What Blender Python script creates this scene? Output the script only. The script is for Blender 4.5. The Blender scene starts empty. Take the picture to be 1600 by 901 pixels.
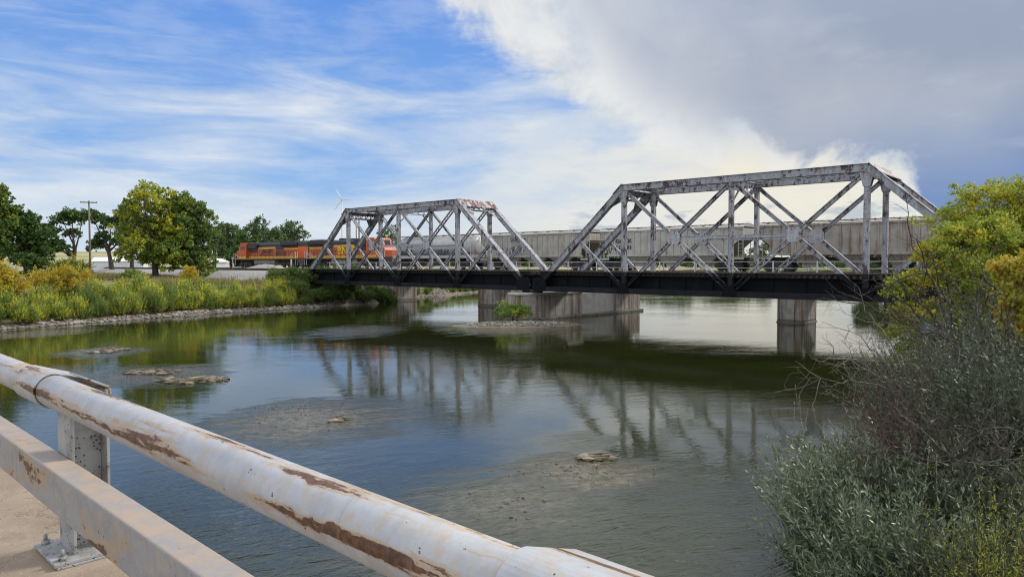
import bpy, bmesh, math, random
import numpy as np
from mathutils import Vector, Matrix
R = math.radians
random.seed(7)
scene = bpy.context.scene
COL = scene.collection
CH = 5.3                       # eye height above the water
F = 1090.0
PITCH = R(2.02)
S_, C_ = math.sin(R(48.8)), math.cos(R(48.8))
ROT = math.atan2(-C_, S_)      # local x runs along the tracks to the near right, local y away from the eye

def W(D, t, z=0.0):            # a point D metres off the line through the eye parallel to the tracks, t metres along it
    return Vector((C_*D - S_*t, S_*D + C_*t, z))
def ray(px, py):
    u, v = (px-800)/F, (450.5-py)/F
    return Vector((u, math.cos(PITCH)+v*math.sin(PITCH), -math.sin(PITCH)+v*math.cos(PITCH)))
def at(px, py, Y):
    d = ray(px, py); return Vector((0, 0, CH)) + d*(Y/d.y)
def on(px, py, z=0.0):
    d = ray(px, py); return Vector((0, 0, CH)) + d*((z-CH)/d.z)

# ------------------------------------------------------------------ object helpers
def tag(o, label=None, cat=None, group=None, kind=None):
    if label: o['label'] = label
    if cat: o['category'] = cat
    if group: o['group'] = group
    if kind: o['kind'] = kind
    return o
def empty(name, label, cat, loc, rz=0.0, group=None):
    o = bpy.data.objects.new(name, None); COL.objects.link(o)
    o.location = loc; o.rotation_euler = (0, 0, rz); o.empty_display_size = .3
    return tag(o, label, cat, group)
def link_mesh(name, me, m, parent=None, smooth=False):
    o = bpy.data.objects.new(name, me); COL.objects.link(o)
    if m: me.materials.append(m)
    if parent: o.parent = parent
    if smooth:
        me.polygons.foreach_set('use_smooth', [True]*len(me.polygons))
    return o
def dup(root, loc=None, rz=None, label=None, group=None, scale=None):
    r = root.copy(); COL.objects.link(r)
    if loc is not None: r.location = loc
    if rz is not None: r.rotation_euler = (0, 0, rz)
    if scale is not None: r.scale = scale
    if label: r['label'] = label
    if group: r['group'] = group
    for ch in list(root.children):
        c = ch.copy(); COL.objects.link(c); c.parent = r
        for g in list(ch.children):
            d = g.copy(); COL.objects.link(d); d.parent = c
    return r

class MB:
    def __init__(s): s.v, s.f, s.sm = [], [], []
    def add(s, vs, fs, smooth=False):
        n = len(s.v); s.v += [tuple(v) for v in vs]
        s.f += [tuple(i+n for i in f) for f in fs]; s.sm += [smooth]*len(fs); return s
    def box(s, x0, x1, y0, y1, z0, z1):
        return s.add([(x0,y0,z0),(x1,y0,z0),(x1,y1,z0),(x0,y1,z0),(x0,y0,z1),(x1,y0,z1),(x1,y1,z1),(x0,y1,z1)],
              [(0,3,2,1),(4,5,6,7),(0,1,5,4),(1,2,6,5),(2,3,7,6),(3,0,4,7)])
    def bar(s, p0, p1, w, h, up=(0,0,1)):   # w across, h along 'up'
        p0, p1 = Vector(p0), Vector(p1); d = (p1-p0).normalized(); up = Vector(up)
        a = d.cross(up)
        if a.length < 1e-4: a = d.cross(Vector((1,0,0)))
        a.normalize(); b = a.cross(d).normalized(); vs = []
        for p in (p0, p1):
            for (i, j) in ((-1,-1),(1,-1),(1,1),(-1,1)): vs.append(p + a*(i*w/2) + b*(j*h/2))
        return s.add(vs, [(0,1,2,3),(7,6,5,4),(0,4,5,1),(1,5,6,2),(2,6,7,3),(3,7,4,0)])
    def tube(s, pts, rs, n=8, cap=True):
        pts = [Vector(p) for p in pts]
        if not hasattr(rs, '__len__'): rs = [rs]*len(pts)
        vs, fs = [], []; ref = None
        for i, p in enumerate(pts):
            d = (pts[min(i+1, len(pts)-1)] - pts[max(i-1, 0)]).normalized()
            if ref is None:
                ref = d.cross(Vector((0,0,1)))
                if ref.length < .1: ref = d.cross(Vector((1,0,0)))
            a = (ref - d*ref.dot(d)).normalized(); ref = a; b = d.cross(a)
            for k in range(n):
                an = 2*math.pi*k/n
                vs.append(p + (a*math.cos(an) + b*math.sin(an))*rs[i])
        for i in range(len(pts)-1):
            for k in range(n):
                fs.append((i*n+k, i*n+(k+1)%n, (i+1)*n+(k+1)%n, (i+1)*n+k))
        s.add(vs, fs, True)
        if cap:
            m = len(s.v) - len(vs)
            s.f.append(tuple(m+k for k in range(n))[::-1]); s.sm.append(False)
            s.f.append(tuple(m+(len(pts)-1)*n+k for k in range(n))); s.sm.append(False)
        return s
    def prism(s, prof, y0, y1):             # profile in x,z extruded along y
        n = len(prof)
        vs = [(x, y0, z) for x, z in prof] + [(x, y1, z) for x, z in prof]
        fs = [tuple(range(n)), tuple(range(2*n-1, n-1, -1))]
        fs += [(i, i+n, (i+1)%n+n, (i+1)%n) for i in range(n)]
        return s.add(vs, fs)
    def prismx(s, prof, x0, x1, smooth=False):             # profile in y,z extruded along x
        n = len(prof)
        vs = [(x0, y, z) for y, z in prof] + [(x1, y, z) for y, z in prof]
        s.add(vs, [(i, (i+1)%n, (i+1)%n+n, i+n) for i in range(n)], smooth)
        m = len(s.v)-2*n
        s.f += [tuple(m+i for i in range(n))[::-1], tuple(m+n+i for i in range(n))]; s.sm += [False, False]
        return s
    def prismz(s, poly, z0, z1):
        n = len(poly)
        vs = [(x, y, z0) for x, y in poly] + [(x, y, z1) for x, y in poly]
        return s.add(vs, [tuple(range(n))[::-1], tuple(range(n, 2*n))] + [(i, (i+1)%n, (i+1)%n+n, i+n) for i in range(n)])
    def build(s, name, m, parent=None, bevel=0, fix=True):
        me = bpy.data.meshes.new(name); me.from_pydata(s.v, [], s.f)
        me.polygons.foreach_set('use_smooth', s.sm)
        if fix:
            bm = bmesh.new(); bm.from_mesh(me); bmesh.ops.recalc_face_normals(bm, faces=bm.faces); bm.to_mesh(me); bm.free()
        me.update()
        o = link_mesh(name, me, m, parent)
        if bevel:
            b = o.modifiers.new('bevel', 'BEVEL'); b.width = bevel; b.segments = 2; b.limit_method = 'ANGLE'
        return o

def text(name, body, size, loc, m, parent, side=-1, shear=0.0, extrude=.006, bold=0.0, sx=1.0):
    cu = bpy.data.curves.new('lettering', 'FONT'); cu.body = body; cu.size = size; cu.extrude = extrude
    cu.shear = shear; cu.offset = bold; cu.align_x = 'CENTER'; cu.align_y = 'CENTER'; cu.resolution_u = 3
    tmp = bpy.data.objects.new('lettering_tmp', cu); COL.objects.link(tmp)
    bpy.context.view_layer.update()
    me = bpy.data.meshes.new_from_object(tmp.evaluated_get(bpy.context.evaluated_depsgraph_get()))
    bpy.data.objects.remove(tmp)
    o = link_mesh(name, me, m, parent)
    o.rotation_euler = (R(90), 0, 0) if side < 0 else (R(90), 0, R(180))
    o.location = loc; o.scale = (sx, 1, 1)
    return o

# ------------------------------------------------------------------ node helpers
class NT:
    def __init__(s, nt): s.nt, s.n, s.l = nt, nt.nodes, nt.links
    def new(s, t, **kw):
        n = s.n.new(t)
        for k, v in kw.items(): setattr(n, k, v)
        return n
    def put(s, sock, v):
        if isinstance(v, bpy.types.NodeSocket): s.l.new(v, sock)
        elif isinstance(v, (tuple, list)) and len(v) == 3 and sock.type == 'RGBA': sock.default_value = (*v, 1)
        else: sock.default_value = v
    def m(s, op, a, b=None, c=None, clamp=False):
        n = s.new('ShaderNodeMath', operation=op, use_clamp=clamp); s.put(n.inputs[0], a)
        if b is not None: s.put(n.inputs[1], b)
        if c is not None: s.put(n.inputs[2], c)
        return n.outputs[0]
    def vm(s, op, a, b=None):
        n = s.new('ShaderNodeVectorMath', operation=op); s.put(n.inputs[0], a)
        if b is not None: s.put(n.inputs[1], b)
        return n.outputs[0]
    def pos(s): return s.new('ShaderNodeNewGeometry').outputs['Position']
    def obj(s): return s.new('ShaderNodeTexCoord').outputs['Object']
    def sep(s, v):
        n = s.new('ShaderNodeSeparateXYZ'); s.put(n.inputs[0], v); return n.outputs
    def comb(s, x, y, z):
        n = s.new('ShaderNodeCombineXYZ'); [s.put(n.inputs[i], q) for i, q in enumerate((x, y, z))]; return n.outputs[0]
    def map(s, v, scale=(1,1,1), rot=(0,0,0), loc=(0,0,0)):
        n = s.new('ShaderNodeMapping'); s.put(n.inputs['Vector'], v)
        n.inputs['Scale'].default_value = scale; n.inputs['Rotation'].default_value = rot; n.inputs['Location'].default_value = loc
        return n.outputs[0]
    def noise(s, v, scale, detail=4, rough=.55, dist=0.0, color=False):
        n = s.new('ShaderNodeTexNoise'); s.put(n.inputs['Vector'], v); n.inputs['Scale'].default_value = scale
        n.inputs['Detail'].default_value = detail; n.inputs['Roughness'].default_value = rough; n.inputs['Distortion'].default_value = dist
        return n.outputs['Color' if color else 'Fac']
    def ss(s, v, a, b):                       # smoothstep a..b -> 0..1
        n = s.new('ShaderNodeMapRange', interpolation_type='SMOOTHSTEP'); s.put(n.inputs[0], v)
        n.inputs[1].default_value = a; n.inputs[2].default_value = b; n.inputs[3].default_value = 0; n.inputs[4].default_value = 1
        return n.outputs[0]
    def mix(s, f, a, b, blend='MIX'):
        n = s.new('ShaderNodeMix', data_type='RGBA', blend_type=blend)
        s.put(n.inputs[0], f); s.put(n.inputs[6], a); s.put(n.inputs[7], b); return n.outputs[2]
    def rnd(s): return s.new('ShaderNodeNewGeometry').outputs['Random Per Island']
    def bump(s, h, strength=.3, dist=.02, normal=None):
        n = s.new('ShaderNodeBump'); s.put(n.inputs['Height'], h); n.inputs['Strength'].default_value = strength; n.inputs['Distance'].default_value = dist
        if normal is not None: s.put(n.inputs['Normal'], normal)
        return n.outputs[0]
def mat(name):
    m = bpy.data.materials.new(name); m.use_nodes = True; t = NT(m.node_tree)
    b = m.node_tree.nodes['Principled BSDF']; return m, t, b
def setb(t, b, color=None, rough=.7, metal=0.0, normal=None, spec=None):
    if color is not None: t.put(b.inputs['Base Color'], color)
    t.put(b.inputs['Roughness'], rough); t.put(b.inputs['Metallic'], metal)
    if normal is not None: t.put(b.inputs['Normal'], normal)
    if spec is not None: b.inputs['Specular IOR Level'].default_value = spec

def simple(name, c, rough=.6, metal=0.0, var=.25, scale=3.0, dirt=(.08,.06,.045), dirta=.25, spec=None):
    m, t, b = mat(name); p = t.pos()
    n1 = t.noise(p, scale, 5); n2 = t.noise(t.map(p, (1,1,.25)), scale*.6, 6, .65)
    col = t.mix(t.m('MULTIPLY', t.ss(n2, .45, .75), dirta), c, dirt)
    dk = tuple(x*(1-var) for x in c)
    col = t.mix(t.ss(n1, .35, .65), col, t.mix(.5, col, dk))
    setb(t, b, col, rough, metal, t.bump(n1, .15, .01), spec)
    return m

# ------------------------------------------------------------------ materials
def truss_mat(name, base, peel, amount, band=True):
    m, t, b = mat(name); p = t.pos(); x, y, z = t.sep(p)
    q = t.map(p, (1,1,1), (0,0,-ROT))
    n1 = t.noise(q, 1.3, 7, .68); n2 = t.noise(t.map(q, (1,1,.35)), 3.5, 6, .7); n3 = t.noise(p, 14, 3, .6)
    light = t.mix(t.ss(t.m('ADD', t.m('MULTIPLY', n3, .5), t.m('MULTIPLY', n2, .5)), .42, .58), base, tuple(c*.62 for c in base))
    msk = t.ss(t.m('ADD', t.m('MULTIPLY', n1, .55), t.m('MULTIPLY', n2, .45)), amount, amount+.05)
    col = t.mix(msk, light, peel)
    rust = t.ss(t.noise(q, .8, 6, .7), .56, .68)
    col = t.mix(t.m('MULTIPLY', rust, .5), col, (.16,.075,.05))
    if band:
        zz = t.m('ADD', z, t.m('MULTIPLY', t.m('SUBTRACT', n2, .5), .12))
        bl = t.ss(zz, 4.60, 4.66)
        blk = t.mix(t.ss(n1, .4, .65), (.006,.007,.009), (.014,.014,.016))
        col = t.mix(bl, blk, col)
    setb(t, b, col, .68, 0, t.bump(n3, .3, .01), .22)
    return m
M = {}
M['truss'] = truss_mat('weathered_grey_steel_paint', (.36,.362,.385), (.075,.055,.06), .515)
M['truss_top'] = truss_mat('peeling_reddish_steel_paint', (.42,.40,.41), (.11,.035,.03), .475)
M['lace'] = truss_mat('pale_lattice_steel_paint', (.46,.46,.48), (.12,.085,.085), .545)
M['black_steel'] = simple('black_steel_paint', (.007,.008,.010), .7, 0, .3, 2, (.03,.027,.024), .35, .08)
M['tie'] = simple('tarred_timber', (.014,.012,.011), .85, 0, .5, 6, (.045,.036,.03), .5, .2)
M['rail_steel'] = simple('rail_steel', (.13,.10,.085), .45, .6)
M['grey_steel'] = simple('galvanised_steel', (.62,.62,.62), .5, .0)

def pier_mat():
    m, t, b = mat('streaked_concrete'); p = t.map(t.pos(), (1,1,1), (0,0,-ROT)); x, y, z = t.sep(p)
    base = t.mix(t.ss(t.noise(p, 1.2, 6, .65), .35, .7), (.36,.345,.31), (.25,.235,.21))
    st = t.noise(t.map(p, (1.1,1.1,.06)), 1.5, 6, .75)
    col = t.mix(t.m('MULTIPLY', t.ss(st, .48, .58), .85), base, (.16,.085,.042))
    st2 = t.noise(t.map(p, (1.2,1.2,.05), (0,0,0), (9,3,1)), 2.3, 5, .7)
    col = t.mix(t.m('MULTIPLY', t.ss(st2, .54, .62), .8), col, (.055,.045,.035))
    # formwork joints
    jx = t.m('PINGPONG', t.m('ADD', z, .3), .6); col = t.mix(t.m('MULTIPLY', t.ss(jx, .03, 0.0), .5), col, (.10,.09,.08))
    wet = t.ss(t.m('ADD', z, t.m('MULTIPLY', st, .25)), .50, .32)
    col = t.mix(t.m('MULTIPLY', wet, .75), col, (.05,.045,.03))
    setb(t, b, col, .85, 0, t.bump(t.noise(p, 7, 5), .4, .03)); return m
M['pier'] = pier_mat()
M['pier_clean'] = simple('pale_concrete', (.40,.39,.36), .85, 0, .35, 1.5, (.18,.14,.10), .6)
M['cap'] = simple('concrete_cap', (.46,.45,.41), .85, 0, .3, 2, (.2,.16,.12), .4)

def road_mat():
    m, t, b = mat('sandy_concrete_deck'); p = t.pos()
    n = t.noise(p, 1.6, 6, .6); f = t.noise(p, 90, 3, .7)
    col = t.mix(t.ss(n, .35, .65), (.23,.175,.125), (.31,.245,.18))
    col = t.mix(t.m('MULTIPLY', t.ss(t.noise(p, 5, 5, .7), .55, .7), .45), col, (.13,.10,.08))
    col = t.mix(t.m('MULTIPLY', t.ss(f, .58, .72), .5), col, (.62,.55,.45))
    vo = t.new('ShaderNodeTexVoronoi', feature='DISTANCE_TO_EDGE'); t.put(vo.inputs['Vector'], t.vm('ADD', p, t.noise(p, 3, 5, .7, color=True))); vo.inputs['Scale'].default_value = 1.1
    col = t.mix(t.m('MULTIPLY', t.ss(vo.outputs['Distance'], .012, .002), .7), col, (.07,.055,.045))
    col = t.mix(t.m('MULTIPLY', t.ss(t.noise(p, 24, 5, .75), .52, .7), .4), col, (.14,.11,.085))
    setb(t, b, col, .9, 0, t.bump(f, .5, .004)); return m
M['road'] = road_mat()

RZ_PIPE = 5.3-.698
def pipe_mat(name, white, rustamt, topdust=0.0, streak=(.9, 9.0), zc=None):
    m, t, b = mat(name); p = t.map(t.pos(), (1,1,1), (0,0,-ROT)); x, y, z = t.sep(p)
    q = t.comb(t.m('MULTIPLY', x, streak[0]), t.m('MULTIPLY', y, streak[1]), t.m('MULTIPLY', z, streak[1]))
    warp = t.m('MULTIPLY', t.noise(p, 9, 3), .25)
    n1 = t.noise(t.vm('ADD', q, t.comb(warp, warp, warp)), 1.6, 7, .62)
    if zc:                                   # drips gather into long runs along the flank
        bd = t.m('ABSOLUTE', t.m('SUBTRACT', z, zc+.012)); bd = t.ss(bd, .05, .0)
        n1 = t.m('ADD', t.m('SUBTRACT', n1, .035), t.m('MULTIPLY', bd, .115))
    spots = t.noise(p, 34, 4, .6); mott = t.noise(p, 7, 5, .65)
    geo = t.new('ShaderNodeNewGeometry'); nz = t.sep(geo.outputs['Normal'])[2]
    base = t.mix(t.ss(mott, .38, .68), white, tuple(c*k for c, k in zip(white, (.82,.83,.84))))
    base = t.mix(t.m('MULTIPLY', t.ss(t.noise(p, 18, 6, .75), .45, .65), .65), base, (.38,.30,.22))
    edge = t.ss(n1, rustamt-.07, rustamt)
    base = t.mix(t.m('MULTIPLY', edge, .75), base, (.36,.25,.145))
    core = t.ss(t.m('ADD', n1, t.m('MULTIPLY', t.m('SUBTRACT', t.noise(p, 60, 4, .7), .5), .05)), rustamt, rustamt+.035)
    rcol = t.mix(t.ss(t.noise(p, 40, 4, .7), .35, .65), (.050,.022,.011), (.13,.058,.026))
    col = t.mix(core, base, rcol)
    col = t.mix(t.ss(spots, .685, .70), col, (.06,.035,.028))
    col = t.mix(t.m('MULTIPLY', t.ss(t.noise(t.comb(t.m('MULTIPLY', x, 14), t.m('MULTIPLY', y, 2), t.m('MULTIPLY', z, 2)), 1.5, 6, .75), .52, .72), .35), col, (.20,.17,.14))
    if topdust:
        col = t.mix(t.m('MULTIPLY', t.ss(nz, .6, .95), t.m('MULTIPLY', t.ss(mott, .3, .6), topdust)), col, (.40,.31,.235))
    setb(t, b, col, .5, 0, t.bump(t.m('ADD', t.m('MULTIPLY', core, -.6), t.m('MULTIPLY', t.noise(p, 55, 4), .5)), .35, .004)); return m
M['pipe'] = pipe_mat('chipped_white_rail_paint', (.37,.38,.40), .57, 0.0, (.6, 9.0), RZ_PIPE)
M['beam'] = pipe_mat('dull_white_rail_paint', (.27,.27,.28), .61, .9, (.9, 3.0))
def post_mat():
    m, t, b = mat('pitted_white_paint'); p = t.pos()
    base = t.mix(t.ss(t.noise(p, 9, 5), .4, .65), (.33,.33,.33), (.23,.225,.21))
    v = t.new('ShaderNodeTexVoronoi'); t.put(v.inputs['Vector'], p); v.inputs['Scale'].default_value = 62
    pit = t.m('MULTIPLY', t.ss(v.outputs['Distance'], .36, .26), t.ss(t.noise(p, 13, 3), .50, .56))
    col = t.mix(pit, base, (.022,.02,.018))
    setb(t, b, col, .6, 0, t.bump(pit, -.6, .004)); return m
M['post'] = post_mat()

def leaf_mat(name, cols, yellow=None, yamt=.5, yscale=.35, trans=.35, rough=.55, spec=.3, under=None, gain=1.25):
    cols = [tuple(v*gain for v in c) for c in cols]; yellow = yellow and tuple(v*gain for v in yellow)
    m, t, b = mat(name); p = t.obj(); r = t.rnd()
    n = t.noise(p, yscale, 3, .6)
    cr = t.new('ShaderNodeValToRGB'); t.put(cr.inputs[0], r); e = cr.color_ramp.elements
    for i, c in enumerate(cols):
        el = e[i] if i < 2 else e.new(i/(len(cols)-1))
        el.position = i/(len(cols)-1); el.color = (*c, 1)
    col = cr.outputs[0]
    if yellow:
        k = t.ss(t.m('ADD', n, t.m('MULTIPLY', t.m('SUBTRACT', r, .5), .22)), yamt, yamt+.10)
        col = t.mix(k, col, yellow)
    if under:
        bf = t.new('ShaderNodeNewGeometry').outputs['Backfacing']; col = t.mix(bf, col, under)
    setb(t, b, col, rough, 0, None, spec)
    tr = t.new('ShaderNodeBsdfTranslucent'); t.put(tr.inputs[0], t.mix(.3, col, (.20,.24,.03)) if yellow else col)
    mx = t.new('ShaderNodeMixShader'); mx.inputs[0].default_value = trans
    t.l.new(b.outputs[0], mx.inputs[1]); t.l.new(tr.outputs[0], mx.inputs[2])
    t.l.new(mx.outputs[0], t.n['Material Output'].inputs['Surface'])
    return m
G1, G2, G3 = (.030,.055,.014), (.055,.095,.022), (.085,.13,.03)
M['leaf_dark'] = leaf_mat('dark_green_leaves', [G1, (.04,.07,.02), G2], gain=2.0)
M['leaf_far'] = leaf_mat('grey_green_leaves', [(.035,.06,.022), (.06,.09,.03), (.085,.12,.04)], gain=1.6)
M['leaf_green'] = leaf_mat('green_leaves', [G1, G2, G3], (.22,.20,.02), .60, .3, gain=2.0)
M['leaf_turning'] = leaf_mat('turning_cottonwood_leaves', [(.055,.09,.02), (.09,.135,.025), (.13,.16,.03)], (.30,.28,.025), .48, .3, gain=1.85)
M['leaf_gold'] = leaf_mat('golden_leaves', [(.30,.27,.04), (.42,.30,.02), (.5,.33,.025)], (.16,.19,.03), .55, .9)
M['leaf_bank'] = leaf_mat('willow_bank_leaves', [(.07,.10,.022), (.11,.15,.03), (.16,.18,.035)], (.40,.36,.03), .50, .8, gain=2.2)
M['leaf_bank_green'] = leaf_mat('green_bank_leaves', [(.05,.085,.02), (.08,.12,.025), (.11,.15,.035)], (.28,.24,.03), .58, .8, gain=1.9)
M['leaf_dark_bank'] = leaf_mat('shaded_green_leaves', [(.05,.085,.02), (.07,.11,.025), (.10,.14,.03)], gain=1.2)  # green bank leaves darkened in colour to stand for bridge shade
M['leaf_elder'] = leaf_mat('yellow_green_elder_leaves', [(.12,.17,.025), (.18,.22,.03), (.26,.26,.03)], (.42,.35,.03), .54, .8, .45, gain=1.5)
M['leaf_orange'] = leaf_mat('orange_elder_leaves', [(.28,.24,.03), (.40,.29,.035), (.5,.32,.06)], (.24,.25,.03), .52, .9, .4, gain=1.3)
M['leaf_silver'] = leaf_mat('silver_willow_leaves', [(.05,.075,.025), (.08,.115,.045), (.19,.22,.14)], None, trans=.15, rough=.40, spec=.5, under=(.26,.29,.21), gain=1.25)
M['leaf_silver_dark'] = leaf_mat('dull_willow_leaves', [(.035,.05,.02), (.055,.075,.03), (.12,.13,.075)], None, trans=.15, rough=.5, spec=.35, under=(.13,.15,.10), gain=1.05)
M['leaf_feather'] = leaf_mat('feathery_yellow_green_leaves', [(.07,.10,.02), (.12,.155,.03), (.2,.2,.04)], (.30,.27,.05), .48, 1.2, .3, gain=1.7)
M['seed'] = leaf_mat('pale_seed_heads', [(.26,.24,.16), (.36,.33,.24)], None, trans=.2)
M['grass'] = leaf_mat('dry_bank_grass', [(.14,.13,.045), (.22,.18,.08), (.11,.13,.035)], (.26,.21,.11), .5, .12, .25)
def bark(name, c1, c2):
    m, t, b = mat(name); p = t.obj()
    n = t.noise(t.map(p, (1,1,.25)), 9, 6, .7); setb(t, b, t.mix(t.ss(n, .35, .65), c1, c2), .9, 0, t.bump(n, .5, .03)); return m
M['bark'] = bark('furrowed_bark', (.055,.042,.032), (.13,.105,.085))
M['bark_dark'] = bark('dark_bark', (.028,.022,.018), (.07,.055,.045))
M['twig_red'] = bark('reddish_twigs', (.055,.032,.024), (.12,.075,.058))
M['twig_grey'] = bark('bleached_twigs', (.085,.068,.058), (.20,.17,.15))
M['pole'] = bark('weathered_pole_timber', (.12,.09,.07), (.24,.19,.155))

def rock_mat(name, cs):
    m, t, b = mat(name); p = t.obj(); r = t.rnd()
    cr = t.new('ShaderNodeValToRGB'); t.put(cr.inputs[0], r); e = cr.color_ramp.elements
    for i, c in enumerate(cs):
        el = e[i] if i < 2 else e.new(i/(len(cs)-1)); el.position = i/(len(cs)-1); el.color = (*c, 1)
    n = t.noise(p, 4, 5, .7)
    col = t.mix(t.m('MULTIPLY', t.ss(n, .4, .7), .5), cr.outputs[0], (.13,.11,.085))
    wz = t.sep(t.pos())[2]
    col = t.mix(t.ss(wz, .10, .02), col, t.mix(.65, col, (.03,.026,.018)))
    setb(t, b, col, .85, 0, t.bump(n, .4, .04)); return m
M['rock'] = rock_mat('river_rock', [(.10,.085,.065), (.22,.195,.16), (.34,.31,.27), (.14,.12,.095)])
M['debris'] = rock_mat('drift_debris', [(.13,.10,.06), (.22,.18,.12), (.34,.29,.21)])
M['ballast'] = rock_mat('ballast_stone', [(.22,.21,.20), (.32,.31,.29), (.27,.25,.23)])

def ground_mat():
    m, t, b = mat('river_bank_ground'); p = t.pos()
    a = t.new('ShaderNodeAttribute', attribute_name='zone').outputs['Color']; r, g, bl = t.sep(a)
    n = t.noise(p, .25, 6, .65); f = t.noise(p, 3.5, 6, .7); big = t.noise(p, .012, 4, .6)
    grass = t.mix(t.ss(n, .38, .62), (.115,.12,.04), (.20,.165,.085))
    field = t.mix(t.ss(big, .42, .58), (.33,.27,.15), (.17,.20,.07))
    col = t.mix(bl, grass, field)
    bal = t.mix(t.ss(f, .35, .65), (.20,.19,.18), (.33,.315,.29))
    col = t.mix(t.ss(t.m('ADD', r, t.m('MULTIPLY', t.m('SUBTRACT', f, .5), .4)), .4, .6), col, bal)
    mud = t.mix(t.ss(f, .4, .65), (.10,.08,.055), (.21,.18,.14))
    col = t.mix(t.ss(t.m('ADD', g, t.m('MULTIPLY', t.m('SUBTRACT', f, .5), .5)), .4, .6), col, mud)
    setb(t, b, col, .95, 0, t.bump(f, .6, .15)); return m
M['ground'] = ground_mat()
# ------------------------------------------------------------------ camera, sky, sun
cam = bpy.data.cameras.new('camera'); co = bpy.data.objects.new('camera', cam); COL.objects.link(co)
co.location = (0, 0, CH); co.rotation_euler = (R(90)-PITCH, 0, 0)
cam.sensor_width = 36; cam.lens = F/1600*36; cam.clip_start = .05; cam.clip_end = 9000
scene.camera = co
scene.view_settings.view_transform = 'Standard'; scene.view_settings.look = 'None'
scene.view_settings.exposure = 0.0; scene.view_settings.gamma = 1
scene.view_settings.use_curve_mapping = False
scene.cycles.use_denoising = True; scene.cycles.filter_width = 1.1
scene.cycles.max_bounces = 6; scene.cycles.transparent_max_bounces = 8
scene.cycles.sample_clamp_indirect = 6

SUN_AZ, SUN_EL = R(62), R(38)
sd = bpy.data.lights.new('sun', 'SUN'); sd.energy = 3.4; sd.angle = R(12); sd.color = (1, .95, .86)
so = bpy.data.objects.new('sun', sd); COL.objects.link(so)
sdir = Vector((math.sin(SUN_AZ)*math.cos(SUN_EL), math.cos(SUN_AZ)*math.cos(SUN_EL), math.sin(SUN_EL)))
so.rotation_euler = (-sdir).to_track_quat('-Z', 'Y').to_euler()

world = bpy.data.worlds.new('World'); scene.world = world; world.use_nodes = True
t = NT(world.node_tree); bg = t.n['Background']
SKY = .12
bg.inputs['Strength'].default_value = SKY
sky = t.new('ShaderNodeTexSky', sky_type='NISHITA', sun_disc=False, sun_elevation=SUN_EL, sun_rotation=SUN_AZ)
gen = t.new('ShaderNodeTexCoord').outputs['Generated']
x, y, z = t.sep(t.vm('NORMALIZE', gen))
az = t.m('MULTIPLY', t.m('ARCTAN2', x, y), 57.2958); el = t.m('MULTIPLY', t.m('ARCSINE', z), 57.2958)
K = 1/SKY
def kc(*c): return tuple(v*K for v in c)
def curve(v, pts, lo, hi, vlo, vhi):
    n = t.new('ShaderNodeFloatCurve'); c = n.mapping.curves[0]
    P = [((a-lo)/(hi-lo), (b-vlo)/(vhi-vlo)) for a, b in pts]
    while len(c.points) < len(P): c.points.new(.5, .5)
    for p, q in zip(c.points, P): p.location = q; p.handle_type = 'AUTO_CLAMPED'
    n.mapping.update()
    t.put(n.inputs['Value'], t.m('DIVIDE', t.m('SUBTRACT', v, lo), hi-lo, clamp=True))
    return t.m('MULTIPLY_ADD', n.outputs[0], vhi-vlo, vlo)
sc = t.comb(t.m('MULTIPLY', az, .1), t.m('MULTIPLY', el, .1), 0.0)
nA = t.noise(sc, 1.6, 9, .60, .3)          # billows
nB = t.noise(t.map(sc, (1,1,1), (0,0,0), (7,3,0)), .7, 5, .5)
nC = t.noise(t.map(sc, (.35, 1.9, 1), (0,0,R(14)), (0,0,0)), 1.5, 9, .60, .8)     # cirrus streaks
nD = t.noise(t.map(sc, (.18, 1.2, 1), (0,0,R(6)), (4,9,0)), 1.2, 8, .55, .4)
nE = t.noise(t.map(sc, (.5, 1.6, 1), (0,0,R(-8)), (2,5,0)), 3.2, 7, .6)
blue = t.mix(t.ss(el, 26, 2), kc(.055,.245,.80), kc(.22,.46,.86))
base = t.mix(.12, blue, t.vm('MULTIPLY', sky.outputs[0], (1.0,1.0,1.0)))
cth = curve(el, [(-5,.26),(3,.34),(8,.42),(13,.47),(17,.51),(21,.535),(30,.53),(60,.40),(90,.35)], -5, 90, 0, 1)
cir = t.m('ADD', t.m('MULTIPLY', nC, .55), t.m('MULTIPLY', nD, .45))
cm = t.m('DIVIDE', t.m('SUBTRACT', cir, t.m('SUBTRACT', cth, .03)), .19, clamp=True)
cm = t.m('MULTIPLY', cm, .92); cm = t.m('MAXIMUM', cm, t.m('MULTIPLY_ADD', t.ss(nE, .35, .65), .16, .08))
wcol = t.mix(t.ss(nE, .3, .7), kc(.56,.66,.80), kc(.80,.84,.88))
col = t.mix(cm, base, wcol)
# low veil
veil = t.m('MULTIPLY', t.ss(el, 8, 0), .5)
col = t.mix(veil, col, kc(.66,.77,.86))
# bright veil on the right below the bank
rv = t.m('MULTIPLY', t.ss(az, -14, 6), t.ss(el, 16, 8))
col = t.mix(t.m('MULTIPLY', rv, t.m('MULTIPLY_ADD', t.ss(nE, .3, .62), .5, .45)), col, kc(.72,.77,.80))
# cream glow where the sun hides
gx = t.m('DIVIDE', t.m('SUBTRACT', az, 21), 13); gy = t.m('DIVIDE', t.m('SUBTRACT', el, 6), 5)
gl = t.m('POWER', 2.718, t.m('MULTIPLY', t.m('ADD', t.m('MULTIPLY', gx, gx), t.m('MULTIPLY', gy, gy)), -1.0))
low = t.m('MULTIPLY', t.ss(el, 9, 1), t.ss(az, -20, 12))
gl2 = t.m('MAXIMUM', gl, t.m('MULTIPLY', low, .55))
col = t.mix(t.m('MULTIPLY', gl2, t.m('MULTIPLY_ADD', nE, .6, .45)), col, kc(.95,.87,.68))
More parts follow.
